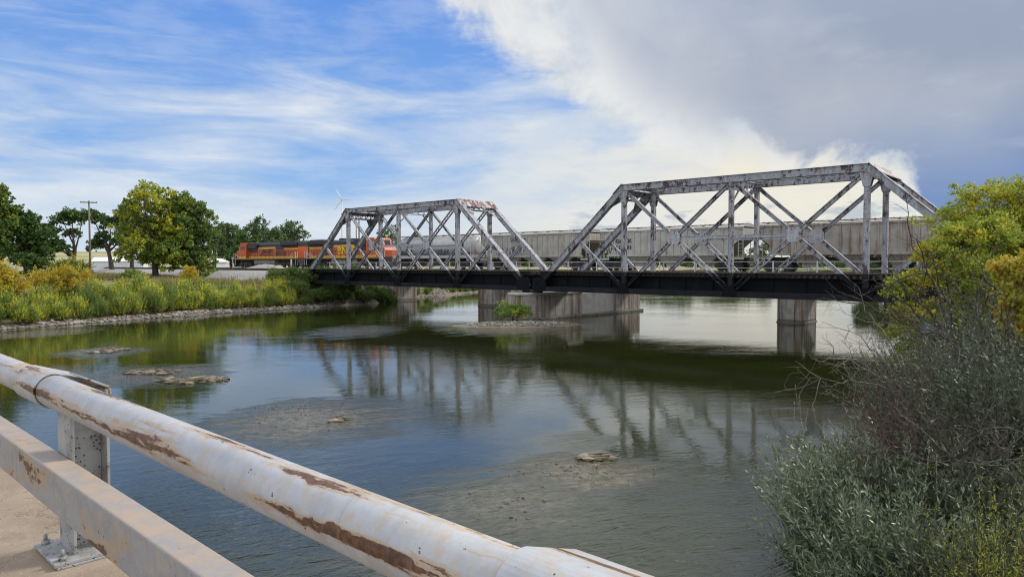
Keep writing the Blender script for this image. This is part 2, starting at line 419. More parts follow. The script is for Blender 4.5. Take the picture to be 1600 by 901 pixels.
# small grey cumulus bars low on the right
bars = t.m('MULTIPLY', t.ss(nE, .53, .62), t.m('MULTIPLY', t.ss(el, 7.5, 5), t.ss(az, -4, 8)))
col = t.mix(t.m('MULTIPLY', bars, .7), col, kc(.42,.50,.60))
wa = t.m('ADD', t.m('MULTIPLY', t.m('SUBTRACT', nA, .5), 9), t.m('MULTIPLY', t.m('SUBTRACT', nE, .5), 5))
wb = t.m('MULTIPLY', t.m('SUBTRACT', nB, .5), 4)
g = curve(az, [(-20,36),(-6,20.7),(-2,16.9),(1.6,14.2),(4.2,12.6),(10,9.6),(22,7.4),(29.5,5.5),(31.5,-6),(60,-6),(80,36)], -20, 80, -10, 40)
f = curve(az, [(-20,40),(0,27),(2.5,22.5),(7,15.6),(10.4,12.2),(16,9.8),(20,9.0),(22,8.4),(26,7.4),(29.5,6.4),(31.2,1),(34,-8),(60,-8),(80,40)], -20, 80, -10, 40)
edge = t.m('ADD', t.m('SUBTRACT', el, g), wa)
mW = t.ss(edge, -1.2, 2.4)
bank = t.mix(t.ss(nA, .35, .62), kc(.60,.66,.73), kc(.84,.84,.83))
col = t.mix(t.m('MULTIPLY', mW, .96), col, bank)
wr = t.m('MULTIPLY', t.m('SUBTRACT', nA, .5), 9)
ed2 = t.m('ADD', t.m('ADD', t.m('SUBTRACT', el, f), wr), wb)
soft = t.ss(az, 24, 12)
mD1 = t.ss(ed2, -.4, 1.0); mD2 = t.ss(ed2, -2.0, 5.0)
mD = t.m('ADD', t.m('MULTIPLY', mD2, soft), t.m('MULTIPLY', mD1, t.m('SUBTRACT', 1.0, soft)))
dk = t.mix(t.ss(nB, .35, .65), kc(.32,.38,.50), kc(.46,.50,.58))
dk = t.mix(t.m('MULTIPLY', t.ss(el, 13, 3), t.ss(az, 18, 31)), dk, kc(.18,.29,.54))
dk = t.mix(t.m('MULTIPLY', t.ss(nE, .5, .75), .3), dk, kc(.55,.60,.68))
dk = t.mix(t.ss(el, 14, 24), dk, t.mix(t.ss(nB, .35, .65), kc(.38,.45,.59), kc(.50,.55,.66)))
dk = t.mix(t.m('MULTIPLY', t.ss(az, 22, 6), t.m('MULTIPLY_ADD', t.ss(nA, .35, .65), .4, .45)), dk, kc(.60,.64,.71))
fade = t.m('MULTIPLY', t.ss(el, 60, 35), t.ss(az, 80, 60))
col = t.mix(t.m('MULTIPLY', mD, fade), col, dk)
# bright cloud added to the unseen sky overhead and behind, for fill light
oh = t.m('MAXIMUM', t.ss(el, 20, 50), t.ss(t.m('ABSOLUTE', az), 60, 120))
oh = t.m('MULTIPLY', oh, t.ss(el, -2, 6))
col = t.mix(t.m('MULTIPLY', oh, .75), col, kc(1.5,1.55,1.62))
col = t.mix(t.ss(el, -1, -6), col, kc(.16,.15,.12))
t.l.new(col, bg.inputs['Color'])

# ------------------------------------------------------------------ ground sheet
LS = [(-700,-160),(-200,-60),(-110,0),(-72,28),(-52,45),(-41,56.5),(-32,74),(-23.6,85),(-18.4,99.6),(-14.5,111),(-6.5,127),(5,150),(30,190),(80,240),(160,300),(300,360),(900,430)]
RS = [(-60,-260),(-20,-80),(-3,-20),(3,0),(5.2,8),(6.6,13),(10,20),(18,30),(31,40),(52,53),(90,84),(160,140),(300,215),(900,290)]
def pl_dist(X, Y, pl):
    best = np.full(X.shape, 1e9)
    for (ax, ay), (bx, by) in zip(pl[:-1], pl[1:]):
        dx, dy = bx-ax, by-ay
        u = np.clip(((X-ax)*dx + (Y-ay)*dy)/(dx*dx+dy*dy), 0, 1)
        best = np.minimum(best, np.hypot(X-ax-u*dx, Y-ay-u*dy))
    return best
def inside(X, Y, poly):
    r = np.zeros(X.shape, bool); n = len(poly)
    for i in range(n):
        (ax, ay), (bx, by) = poly[i], poly[(i+1) % n]
        c = ((ay > Y) != (by > Y)) & (X < (bx-ax)*(Y-ay)/((by-ay) if by != ay else 1e-9) + ax)
        r ^= c
    return r
def vnoise(X, Y, s, seed):
    rg = np.random.RandomState(seed); tb = rg.rand(256, 256)
    x, y = X/s, Y/s; xi, yi = np.floor(x).astype(int), np.floor(y).astype(int); fx, fy = x-xi, y-yi
    fx, fy = fx*fx*(3-2*fx), fy*fy*(3-2*fy)
    g = lambda a, b: tb[a % 256, b % 256]
    return (g(xi,yi)*(1-fx)+g(xi+1,yi)*fx)*(1-fy) + (g(xi,yi+1)*(1-fx)+g(xi+1,yi+1)*fx)*fy
def sst(v, a, b):
    u = np.clip((v-a)/(b-a), 0, 1); return u*u*(3-2*u)
def hgt(X, Y):
    X, Y = np.asarray(X, float), np.asarray(Y, float)
    wob = (vnoise(X, Y, 3.0, 1)-.5)*1.6 + (vnoise(X, Y, 9.0, 2)-.5)*2.0
    ins = inside(X, Y, LS + RS[::-1])
    dl, dr = pl_dist(X, Y, LS), pl_dist(X, Y, RS)
    sgn = np.where(ins, -1, 1); left = dl < dr
    d = np.minimum(dl, dr)*sgn + wob*np.where(left, .35, .25)
    zl = .35*sst(d, 0, 1.0) + 2.35*sst(d, 1.5, 10) + .5*sst(d, 10, 40)
    zr = .4*sst(d, 0, 1.0) + 2.0*sst(d, .5, 7) + 1.2*sst(d, 7, 20)
    z = np.where(left, zl, zr) - 1.3*sst(-d, 0, 4)
    z = np.where(d < 0, z - .02, z)
    D = C_*X + S_*Y; T = -S_*X + C_*Y
    tend = 81.0 + 10.5*sst(D, 58, 63)
    out = np.maximum.reduce([47.6-D, D-76, np.minimum(tend-T, T-2.5)*1.1, np.zeros_like(D)])
    emb = 4.22 - out/1.7
    nearpier = (T < tend) & (T > 2.5)
    z = np.maximum(z, np.where(nearpier, np.maximum(emb, z), emb) if True else emb)
    bal = sst(emb, 2.9, 3.5)
    # heap of ballast beside the track
    m = 1.0*np.exp(-(((T-104)/5.5)**2 + ((D-58.5)/1.6)**2)); z = z + m*1.05
    # gravel bar at the pier nose
    gb = .34*np.exp(-(((X-.3-(Y-60)*.6)/4.2)**2 + ((Y-60.4)/1.9)**2)) - .06
    gb2 = .2*np.exp(-(((X-3.6)/2.2)**2 + ((Y-62.6)/1.0)**2)) - .06
    z = np.where(gb > -.02, np.maximum(z, gb), z); z = np.where(gb2 > -.02, np.maximum(z, gb2), z)
    rr = np.hypot(X, Y)
    z += np.where(d > 1, (vnoise(X, Y, 1.6, 3)-.5)*.18, 0)*(1-bal)
    azl = np.degrees(np.arctan2(X, Y))
    hill = sst(rr, 260, 900)*(8+14*vnoise(X, Y, 420, 5))*sst(-azl, 8, 26)
    z += hill + sst(rr, 1200, 2800)*12*vnoise(X, Y, 700, 8)
    shore = 1-sst(d, .8, 2.2); shore = np.where(m > .05, 0, shore)
    bal = np.maximum(bal, (m > .1)*1.0)
    shore = np.where(bal > .3, 0, shore)
    return z, d, bal, shore, sst(rr, 160, 260)
NG = 720
u = np.linspace(-1, 1, NG); ax1 = 9*np.sinh(u*6.4)
GX, GY = np.meshgrid(ax1 - 4, ax1 + 55)
gz, gd, gbal, gsh, gfar = hgt(GX, GY)
verts = np.stack([GX, GY, gz], -1).reshape(-1, 3)
def np_mesh(name, verts, quads, nper=4):
    me = bpy.data.meshes.new(name); verts = np.ascontiguousarray(verts, np.float32); quads = np.ascontiguousarray(quads, np.int32)
    me.vertices.add(len(verts)); me.vertices.foreach_set('co', verts.ravel())
    me.loops.add(quads.size); me.loops.foreach_set('vertex_index', quads.ravel())
    me.polygons.add(len(quads)); me.polygons.foreach_set('loop_start', np.arange(0, quads.size, nper, dtype=np.int32))
    me.polygons.foreach_set('loop_total', np.full(len(quads), nper, np.int32))
    me.update(calc_edges=True); return me
ii = np.arange(NG*NG).reshape(NG, NG)
quads = np.stack([ii[:-1,:-1], ii[:-1,1:], ii[1:,1:], ii[1:,:-1]], -1).reshape(-1, 4)
me = np_mesh('ground', verts, quads)
ca = me.color_attributes.new('zone', 'FLOAT_COLOR', 'POINT')
ca.data.foreach_set('color', np.stack([gbal, gsh, gfar, np.ones_like(gbal)], -1).reshape(-1).astype(np.float32))
o = link_mesh('ground', me, M['ground'], None, True); tag(o, 'grassy river banks and far fields', None, None, 'structure')
def gh(x, y): return float(hgt(np.array([x]), np.array([y]))[0][0])

# ------------------------------------------------------------------ river
def water_mat():
    m, t, b = mat('river_water'); p = t.pos(); x, y, z = t.sep(p)
    big = t.noise(t.map(p, (.035,.06,1)), 1, 4, .55)
    q = t.map(p, (1.0, 1.0, 1), (0, 0, R(-28)))
    w1 = t.noise(t.map(q, (.8, 2.0, 1)), 1.5, 3, .5, .6)
    w2 = t.noise(t.map(q, (1.6, 3.4, 1), (0,0,R(25))), 2.2, 4, .55, .8)
    w3 = t.noise(t.map(q, (.35, .9, 1), (0,0,R(-15))), 1.0, 3, .5, 1.0)
    patch = t.ss(t.noise(t.map(p, (.06,.12,1), (0,0,0), (3,1,0)), 1.3, 4, .6), .38, .66)
    near = t.m('POWER', t.ss(y, 21, 8), 1.4)
    amp = t.m('ADD', t.m('MULTIPLY_ADD', patch, .085, .03), t.m('MULTIPLY', near, 2.1))
    h = t.m('ADD', t.m('MULTIPLY', w1, .034), t.m('ADD', t.m('MULTIPLY', w2, .017), t.m('MULTIPLY', w3, .05)))
    h = t.m('ADD', t.m('MULTIPLY', h, amp), t.m('MULTIPLY', t.noise(t.map(q, (1.3,2.6,1)), 5.5, 2, .5, .5), t.m('MULTIPLY_ADD', patch, .0013, .0005)))
    # shoals seen through the shallow water, and the riffles that break over them
    warp = t.noise(t.map(t.map(p, (1,1,1), (0,0,R(-20))), (.22,.9,1)), 1.6, 7, .68); sh = None
    for (px, py, ry, rx, k) in SHOALS:
        c = on(px, py); ex = rx/F*c.y; ey = ry/F*c.y*c.y/CH
        a = t.m('DIVIDE', t.m('SUBTRACT', x, c.x), ex); bb = t.m('DIVIDE', t.m('SUBTRACT', y, c.y), ey)
        e = t.m('SQRT', t.m('ADD', t.m('MULTIPLY', a, a), t.m('MULTIPLY', bb, bb)))
        v = t.m('MULTIPLY', t.ss(t.m('ADD', e, t.m('MULTIPLY', t.m('SUBTRACT', warp, .5), 2.6)), 1.3, .15), k)
        sh = v if sh is None else t.m('MAXIMUM', sh, v)
    deep = t.mix(t.ss(big, .4, .62), (.014,.018,.004), (.026,.030,.008))
    peb = t.noise(p, 3.2, 6, .75)
    shc = t.mix(t.ss(peb, .35, .65), (.05,.042,.024), (.17,.145,.095))
    col = t.mix(sh, deep, shc)
    rip = t.m('MULTIPLY', t.m('MULTIPLY', t.noise(t.map(q, (1,1.9,1), (0,0,R(-30))), 3.0, 4, .6, 1.6), .045), sh)
    h = t.m('ADD', h, rip)
    n = t.bump(h, 1.0, 1.0)
    setb(t, b, col, .035, 0, n); b.inputs['IOR'].default_value = 1.62
    return m
# px, py, half height px, half width px, strength
SHOALS = [(480, 655, 34, 130, .9), (915, 738, 30, 110, .9), (800, 785, 50, 160, .55), (240, 585, 16, 95, .6), (165, 549, 8, 60, .5),
          (60, 520, 8, 60, .6), (560, 516, 9, 60, .6), (900, 690, 14, 60, .3), (800, 512, 10, 90, .8), (700, 880, 50, 200, .35), (880, 500, 6, 60, .5)]
M['water'] = water_mat()
s = 3200
me = bpy.data.meshes.new('river_water'); me.from_pydata([(-s,-s+60,0),(s,-s+60,0),(s,s+60,0),(-s,s+60,0)], [], [(0,1,2,3)])
o = link_mesh('river_water', me, M['water']); tag(o, 'rippled green river reflecting the sky', None, None, 'structure')
# ------------------------------------------------------------------ the near road bridge
RZ = 3.75
RROT = math.atan2(-math.cos(R(47.1)), math.sin(R(47.1)))      # the road runs almost, not quite, parallel to the railway
o = MB().box(-60, 60, -9.0, 1.37, -.55, 0).build('road', M['road']); o.location = (0, 0, RZ); o.rotation_euler = (0,0,RROT)
tag(o, 'sandy concrete deck of the road bridge', None, None, 'structure')
def lp(t, D, z=0.0): return Vector((-t, D, z))
rl = empty('bridge_railing', 'rusty white pipe railing with a box beam along the concrete road deck', 'railing', (0,0,RZ), RROT)
PR, PD, PZ = .086, 1.08, 5.3-.698-RZ
SP = 3.92
posts = [.33+SP*k for k in range(-1, 4)]
ends = [posts[-1]+3.5] + [p+.43 for p in posts[::-1]]
for a, b_ in zip(ends[:-1], ends[1:]):
    mb = MB(); a2 = a-.03 if a != ends[0] else a; pts = [lp(a2+(b_-a2)*k/6, PD, PZ) for k in range(7)]
    mb.tube(pts, PR, 40).build('top_rail', M['pipe'], rl)
BT = 5.3-1.017-RZ
for a, b_ in ((15, posts[2]+.45), (posts[2]+.445, posts[1]-.45), (posts[1]-.455, -5)):
    MB().box(-a, -b_, .95, 1.073, BT-.21, BT).build('lower_rail', M['beam'], rl, bevel=.008)
for tp in posts:
    pe = MB(); y0, y1 = 1.076, 1.262; fw = .125
    pe.box(-tp-fw, -tp+fw, y0, y0+.014, .03, PZ-.06)
    pe.box(-tp-fw*.8, -tp+fw*.8, y1-.014, y1, .03, PZ+.02)
    pe.box(-tp-.006, -tp+.006, y0+.0145, y1-.0145, .03, PZ-.03)
    po = pe.build('post', M['post'], rl, bevel=.002)
    MB().box(-tp-.20, -tp+.20, .97, 1.345, .012, .03).box(-tp-.185, -tp+.205, .98, 1.335, -.0, .0118).build('base_plate', M['post'], po, bevel=.003)
    for bx, by in ((-.155, 1.015), (.155, 1.015), (-.155, 1.305), (.155, 1.305)):
        q = MB(); cx = -tp+bx
        q.tube([(cx, by, .03), (cx, by, .052)], .021, 6); q.tube([(cx, by, .052), (cx, by, .085)], .010, 8)
        q.build('bolt', M['post'], po)
    # sleeve round the pipe joint that flares back into a flat channel over the post
    sl = MB(); n = 22; r0, r1 = PR+.012, PR+.003
    def shell(x0, x1, an0):
        po_, pi_ = [], []
        for k in range(n+1):
            an = R(an0) + (R(80)-R(an0))*k/n
            po_.append((PD + r0*math.cos(an), PZ + r0*math.sin(an))); pi_.append((PD + r1*math.cos(an), PZ + r1*math.sin(an)))
        if an0 <= 90: po_, pi_ = [(PD+.075, PZ+r0*.985)], [(PD+.075, PZ+r1*.975)]
        po_ += [(y1+.012, PZ+r0-.062), (y1+.02, PZ+r0-.08), (y1+.02, PZ-.01)]; pi_ += [(y1+.005, PZ+r1-.064), (y1+.011, PZ+r1-.082), (y1+.011, PZ-.01)]
        prof = po_ + pi_[::-1]; m_ = len(prof); k2 = len(po_)
        vs = [(x0, y, z) for y, z in prof] + [(x1, y, z) for y, z in prof]
        fs = [(i, (i+1) % m_, (i+1) % m_+m_, i+m_) for i in range(m_)]
        for b0 in (0, m_):
            for i in range(k2-1): fs.append((b0+i, b0+i+1, b0+m_-2-i, b0+m_-1-i))
        sl.add(vs, fs)
    shell(-tp-.65, -tp-.20, 262); shell(-tp-.199, -tp+.08, 90)
    sl.build('saddle_plate', M['pipe'], po, bevel=.002)

# ------------------------------------------------------------------ truss spans
TP, ZB, ZT, DN, SPC = 9.3, 3.08, 11.62, 50.0, 4.8
def laced(mb, p0, p1, y, w, gap=.09, flange=.085, pitch=.42, only_lace=False, only_fl=False):
    """two angles with zigzag lattice bars between, in a plane of constant y"""
    p0, p1 = Vector((p0[0], y, p0[1])), Vector((p1[0], y, p1[1])); d = (p1-p0); L = d.length; d.normalize()
    nrm = Vector((-d.z, 0, d.x))
    if not only_lace:
        for s_ in (-1, 1):
            mb.bar(p0+nrm*s_*(w/2-flange/2), p1+nrm*s_*(w/2-flange/2), .16, flange, nrm)
    if not only_fl:
        k = int(L/pitch); h = w/2-flange
        for i in range(k):
            a = p0+d*(L*i/k)+nrm*(h if i % 2 else -h); b_ = p0+d*(L*(i+1)/k)+nrm*(-h if i % 2 else h)
            mb.bar(a, b_, .04, .05, nrm)
def make_span(t0, label):
    r = empty('truss_span', label, 'truss bridge', W(DN, t0), ROT, 'steel truss spans of the railway bridge')
    X = [-TP*i for i in range(5)]
    for side, y in ((0, 0.0), (1, SPC)):
        s_ = -1 if side == 0 else 1
        # end posts and top chord: box section with a wider cover plate on top
        for a, b_ in ((0, 1), (4, 3)):
            mb = MB(); p0, p1 = Vector((X[a], y, ZB+.05)), Vector((X[b_], y, ZT))
            d = (p1-p0).normalized(); n = Vector((-d.z, 0, d.x)) if d.x > 0 else Vector((d.z, 0, -d.x))
            mb.bar(p0, p1, .40, .46, n); mb.bar(p0+n*.245, p1+n*.245, .54, .03, n)
            for q in (-.21, ): mb.bar(p0+n*q, p1+n*q, .50, .035, n)
            mb.build('end_post', M['truss'], r)
        mb = MB(); mb.box(X[3]-.05, X[1]+.05, y-.20, y+.20, ZT-.24, ZT+.22); mb.box(X[3]-.16, X[1]+.16, y-.28, y+.28, ZT+.222, ZT+.25)
        mb.box(X[3], X[1], y-.255, y+.255, ZT-.27, ZT-.242)
        for k in range(25):
            xx = X[3] + (X[1]-X[3])*(k+.5)/25
            mb.box(xx-.03, xx+.03, y-.212, y+.212, ZT-.24, ZT+.2)
        mb.build('top_chord', M['truss'], r)
        mb = MB(); mb.box(X[4], X[0], y-.19, y+.19, ZB-.24, ZB+.16); mb.box(X[4]-.05, X[0]+.05, y-.27, y+.27, ZB-.27, ZB-.242)
        mb.build('bottom_chord', M['truss'], r)
        for i in (1, 2, 3):
            mb = MB(); w = .17 if i != 2 else .15
            mb.box(X[i]-w, X[i]-w+.03, y-.19, y+.19, ZB+.1, ZT-.2); mb.box(X[i]+w-.03, X[i]+w, y-.19, y+.19, ZB+.1, ZT-.2)
            mb.box(X[i]-w+.03, X[i]+w-.03, y-.17, y-.15, ZB+.1, ZT-.2); mb.box(X[i]-w+.03, X[i]+w-.03, y+.15, y+.17, ZB+.1, ZT-.2)
            v = mb.build('vertical', M['truss'], r)
            if i != 2:
                g_ = MB(); g_.prism([(X[i]-.45, ZT-.3), (X[i]+.45, ZT-.3), (X[i]+.22, ZT-1.25), (X[i]-.22, ZT-1.25)], y-.225, y-.205)
                g_.prism([(X[i]-.45, ZT-.3), (X[i]+.45, ZT-.3), (X[i]+.22, ZT-1.25), (X[i]-.22, ZT-1.25)], y+.205, y+.225)
                g_.build('gusset_plate', M['truss'], r)
        ZM = (ZB+ZT)/2
        for i in (1, 2):
            xa, xb = X[i], X[i+1]; out, inn = (xa, xb) if i == 1 else (xb, xa)
            xm = (xa+xb)/2
            # outer top -> inner bottom (laced below the gusset), inner top -> outer bottom
            for (p, q, lac) in (((out, ZT-.2), (xm, ZM), t0 > 20), ((xm, ZM), (inn, ZB+.1), True), ((inn, ZT-.2), (xm, ZM), False), ((xm, ZM), (out, ZB+.1), False)):
                mb = MB()
                if lac:
                    laced(mb, p, q, y, .40, only_fl=True); d_ = mb.build('diagonal', M['truss'], r)
                    l_ = MB(); laced(l_, p, q, y, .40, only_lace=True); l_.build('lacing', M['lace'], d_)
                else:
                    a, b_ = Vector((p[0], y, p[1])), Vector((q[0], y, q[1])); dd = (b_-a).normalized(); n = Vector((-dd.z, 0, dd.x))
                    w_ = .30 if t0 < 20 else .27
                    mb.bar(a+n*(w_/2-.03), b_+n*(w_/2-.03), .24, .04, n); mb.bar(a-n*(w_/2-.03), b_-n*(w_/2-.03), .24, .04, n)
                    mb.bar(a, b_, .05, w_-.07, n); mb.build('diagonal', M['truss'], r)
            g_ = MB(); h = .52; c = .2
            pr = [(xm-h, ZM-h+c), (xm-h+c, ZM-h), (xm+h-c, ZM-h), (xm+h, ZM-h+c), (xm+h, ZM+h-c), (xm+h-c, ZM+h), (xm-h+c, ZM+h), (xm-h, ZM+h-c)]
            g_.prism(pr, y-.18, y-.15); g_.prism(pr, y+.15, y+.18)
            for qx in range(-3, 4):
                for qz in range(-3, 4):
                    if abs(qx)+abs(qz) < 6 and (abs(qx) > 1 or abs(qz) > 1): g_.box(xm+qx*.14-.015, xm+qx*.14+.015, y-.192, y-.1805, ZM+qz*.14-.015, ZM+qz*.14+.015)
            g_.build('gusset_plate', M['lace'], r)
        mb = MB(); xa, xb = (X[1]+X[2])/2-.5, (X[2]+X[3])/2+.5
        mb.box(xb, xa, y-.07, y+.07, ZM+.05, ZM+.09); mb.box(xb, xa, y-.07, y+.07, ZM-.13, ZM-.09); mb.box(xb, xa, y-.02, y+.02, ZM-.09, ZM+.05)
        mb.build('middle_strut', M['lace'], r)
        for a, b_ in ((0, 1), (4, 3)):
            mb = MB(); p = Vector(((X[a]+X[b_])/2, y, (ZB+ZT)/2)); q = Vector((X[b_], y, ZB+.1)); dd = (q-p).normalized(); n = Vector((-dd.z, 0, dd.x))
            mb.bar(p+n*.12, q+n*.12, .2, .04, n); mb.bar(p-n*.12, q-n*.12, .2, .04, n); mb.bar(p, q, .05, .2, n)
            mb.build('diagonal', M['truss'], r)
        for i in (1, 2, 3):
            g_ = MB(); yy = y + s_*.215
            g_.prism([(X[i]-.6, ZB-.2), (X[i]+.6, ZB-.2), (X[i]+.55, ZB+.15), (X[i]+.22, ZB+.6), (X[i]-.22, ZB+.6), (X[i]-.55, ZB+.15)], yy-.012, yy+.012)
            g_.build('gusset_plate', M['black_steel'], r)
        for i in (0, 4):
            g_ = MB(); sx = -1 if i == 0 else 1; yy = y + s_*.215
            g_.prism([(X[i]-sx*.45, ZB-.24), (X[i]+sx*1.1, ZB-.24), (X[i]+sx*1.2, ZB+.5), (X[i]+sx*.75, ZB+1.0), (X[i]-sx*.1, ZB+1.0), (X[i]-sx*.45, ZB+.5)], yy-.012, yy+.012)
            g_.box(X[i]-.35, X[i]+.35, y-.35, y+.35, ZB-.44, ZB-.272)
            g_.build('bearing_shoe', M['black_steel'], r)
    # portals: deep plate and lattice between the end posts at the top
    for a, b_ in ((0, 1), (4, 3)):
        p0, p1 = Vector((X[a], 0, ZB)), Vector((X[b_], 0, ZT)); d = (p1-p0).normalized(); n = Vector((-d.z, 0, d.x)) if d.x > 0 else Vector((d.z, 0, -d.x))
        mb = MB(); top = p1 + n*.275 + d*.12
        q0 = top + Vector((0, .0, 0)); vs = []
        for yy in (-.35, SPC+.35):
            for k, off in ((0, 0), (1, 0), (1, .03), (0, .03)):
                pt = top - d*(1.15*k) + n*off; vs.append((pt.x, yy, pt.z))
        mb.add(vs, [(0,1,2,3), (7,6,5,4), (0,4,5,1), (1,5,6,2), (2,6,7,3), (3,7,4,0)])
        mb.build('portal_cover', M['truss_top'], r)
        mb = MB()
        for k in (.15, 1.25):
            c = p1 - d*k; mb.bar(Vector((c.x, .2, c.z)), Vector((c.x, SPC-.2, c.z)), .18, .10, d)
        for k in range(12):
            ya, yb = .2+(SPC-.4)*k/12, .2+(SPC-.4)*(k+1)/12
            ka, kb = (.2, 1.2) if k % 2 else (1.2, .2)
            ca, cb = p1-d*ka, p1-d*kb; mb.bar(Vector((ca.x, ya, ca.z)), Vector((cb.x, yb, cb.z)), .05, .08, n)
        for yy, s_ in ((.2, 1), (SPC-.2, -1)):            # solid knee brackets
            c0, c1 = p1-d*1.2, p1-d*2.7
            vs = [(c0.x, yy, c0.z), (c0.x, yy+s_*1.35, c0.z), (c1.x, yy, c1.z)]
            vs = vs + [(v[0]+n.x*.04, v[1], v[2]+n.z*.04) for v in vs]
            mb.add(vs, [(0,1,2), (5,4,3), (0,3,4,1), (1,4,5,2), (2,5,3,0)])
        mb.build('portal_frame', M['truss'], r)
    # sway frame at the middle and lateral bracing on top
    mb = MB(); x = X[2]
    for zz in (ZT+.05, ZT-.75): mb.box(x-.07, x+.07, .2, SPC-.2, zz-.05, zz+.05)
    for k in range(10):
        ya, yb = .2+(SPC-.4)*k/10, .2+(SPC-.4)*(k+1)/10; za, zb = (ZT, ZT-.7) if k % 2 else (ZT-.7, ZT)
        mb.bar((x, ya, za), (x, yb, zb), .05, .05)
    for yy, s_ in ((.2, 1), (SPC-.2, -1)): mb.bar((x, yy, ZT-1.7), (x, yy+s_*1.1, ZT-.75), .1, .1)
    mb.build('sway_frame', M['truss'], r)
    mb = MB()
    for i in (1, 2):
        for a, b_ in ((0.2, SPC-.2), (SPC-.2, .2)):
            p, q = Vector((X[i], a, ZT+.08)), Vector((X[i+1], b_, ZT+.08 if a < 1 else ZT-.04)); dd = q-p; k = 18
            mb.bar(p+Vector((0,.0,.1)), q+Vector((0,0,.1)), .14, .03); mb.bar(p-Vector((0,0,.12)), q-Vector((0,0,.12)), .14, .03)
            for j in range(k):
                u0, u1 = p+dd*(j/k), p+dd*((j+1)/k); s1 = .1 if j % 2 else -.12; s2 = -.12 if j % 2 else .1
                mb.bar(u0+Vector((0,0,s1)), u1+Vector((0,0,s2)), .04, .04)
    mb.build('lateral_bracing', M['lace'], r)
    # floor
    for i in range(5):
        mb = MB(); xx = X[i] + (-.18 if i == 0 else .18 if i == 4 else 0)
        mb.box(xx-.02, xx+.02, .2, SPC-.2, ZB-.2, 4.18); mb.box(xx-.16, xx+.16, .2, SPC-.2, ZB-.235, ZB-.201); mb.box(xx-.16, xx+.16, .2, SPC-.2, 4.181, 4.21)
        mb.build('floor_beam', M['black_steel'], r)
    for yy in (.78, SPC-.78):
        mb = MB(); mb.box(X[4], X[0], yy-.015, yy+.015, ZB+.05, 4.235); mb.box(X[4], X[0], yy-.17, yy+.17, ZB+.01, ZB+.049); mb.box(X[4], X[0], yy-.17, yy+.17, 4.236, 4.262)
        for k in range(32):
            xx = X[4] + (X[0]-X[4])*(k+.5)/32
            if k % 2 == 0: mb.box(xx-.04, xx+.04, yy-.1, yy-.0155, ZB+.05, 4.235)
        mb.build('stringer', M['black_steel'], r)
    mb = MB(); k = 92
    for j in range(k):
        xx = X[4] + (X[0]-X[4])*(j+.5)/k; e = random.uniform(-.05, .05)
        mb.box(xx-.115, xx+.115, .30+e, SPC-.30+e, 4.265, 4.49)
    ti = mb.build('tie_deck', M['tie'], r); tag(ti, kind='stuff')
    for yy in (.42, SPC-.42): MB().box(X[4], X[0], yy-.10, yy+.10, 4.493, 4.60).build('guard_timber', M['tie'], r)
    for yy in (SPC/2-.75, SPC/2+.75): MB().box(X[4], X[0], yy-.035, yy+.035, 4.493, 4.66).build('rail', M['rail_steel'], r)
    return r
make_span(3.45, 'near grey steel truss span, the taller looking one on the right')
make_span(41.85, 'farther grey steel truss span on the left, reaching the far abutment')

# ------------------------------------------------------------------ piers
def pierpoly(name, label, t0, t1, D0, D1, z1, nose=1.9, nose_far=1.2, cap=True, group=None, m=None):
    tc = (t0+t1)/2; r = empty(name, label, 'bridge pier', W(D0, tc), ROT, group); h = (t1-t0)/2
    def poly(e, n0, n1): return [(-h-e, -e*.3), (-.55-e*.5, -n0-e), (.55+e*.5, -n0-e), (h+e, -e*.3), (h+e, D1-D0+e*.3), (.45, D1-D0+n1+e), (-.45, D1-D0+n1+e), (-h-e, D1-D0+e*.3)]
    MB().prismz(poly(0, nose, nose_far), -1.6, z1-.25).build('shaft', m or M['pier'], r, bevel=.04)
    MB().prismz(poly(.10, nose, nose_far), -1.6, .10).build('footing', M['pier'], r, bevel=.08)
    if cap: MB().prismz(poly(.12, nose, nose_far), z1-.248, z1).build('cap', M['cap'], r, bevel=.03)
    return r
pr = empty('bridge_pier', 'long streaked concrete pier under the joint of the two truss spans', 'bridge pier', W(50.7, 42.5), ROT)
PT = 2.62
MB().prismz([(-1.5,0),(-.6,-1.9),(.6,-1.9),(1.5,0),(1.5,6.9),(-1.5,6.9)], -1.6, PT-.22).build('shaft', M['pier'], pr, bevel=.04)
MB().prismz([(-1.62,-.05),(-.66,-2.03),(.66,-2.03),(1.62,-.05),(1.62,7.0),(-1.62,7.0)], PT-.218, PT).build('cap', M['cap'], pr, bevel=.03)
MB().box(-1.2, 1.2, 6.905, 13.2, -1.6, PT-.3).build('connecting_wall', M['pier_clean'], pr)
MB().prismz([(-1.85,-.1),(-.8,-2.4),(.8,-2.4),(1.85,-.1),(1.85,18.4),(-1.85,18.4)], -1.6, .26).build('footing', M['pier'], pr, bevel=.12)
MB().box(-1.5, 1.5, 13.205, 18.1, -1.6, PT+.1).build('rear_shaft', M['pier'], pr, bevel=.04)
GZ = 2.85
PG = 'piers of the freight track bridge'
pierpoly('bridge_pier', 'rounded dark streaked pier standing alone in open water on the right', 21.2, 23.6, 63.6, 66.9, GZ, .35, .35, False, PG)
pierpoly('bridge_pier', 'half pale half rust streaked pier just left of the long middle pier', 58.3, 61.2, 63.4, 67.6, GZ, .3, .6, False, PG)
pierpoly('bridge_pier', 'rust streaked pier beside the rocky left shore', 77.4, 80.3, 63.6, 67.4, GZ, .5, .6, False, PG)
pierpoly('bridge_pier', 'rust streaked pier hidden by the bushes on the right bank', 2.2, 5.0, 63.6, 68.4, GZ, .5, .6, False, PG)

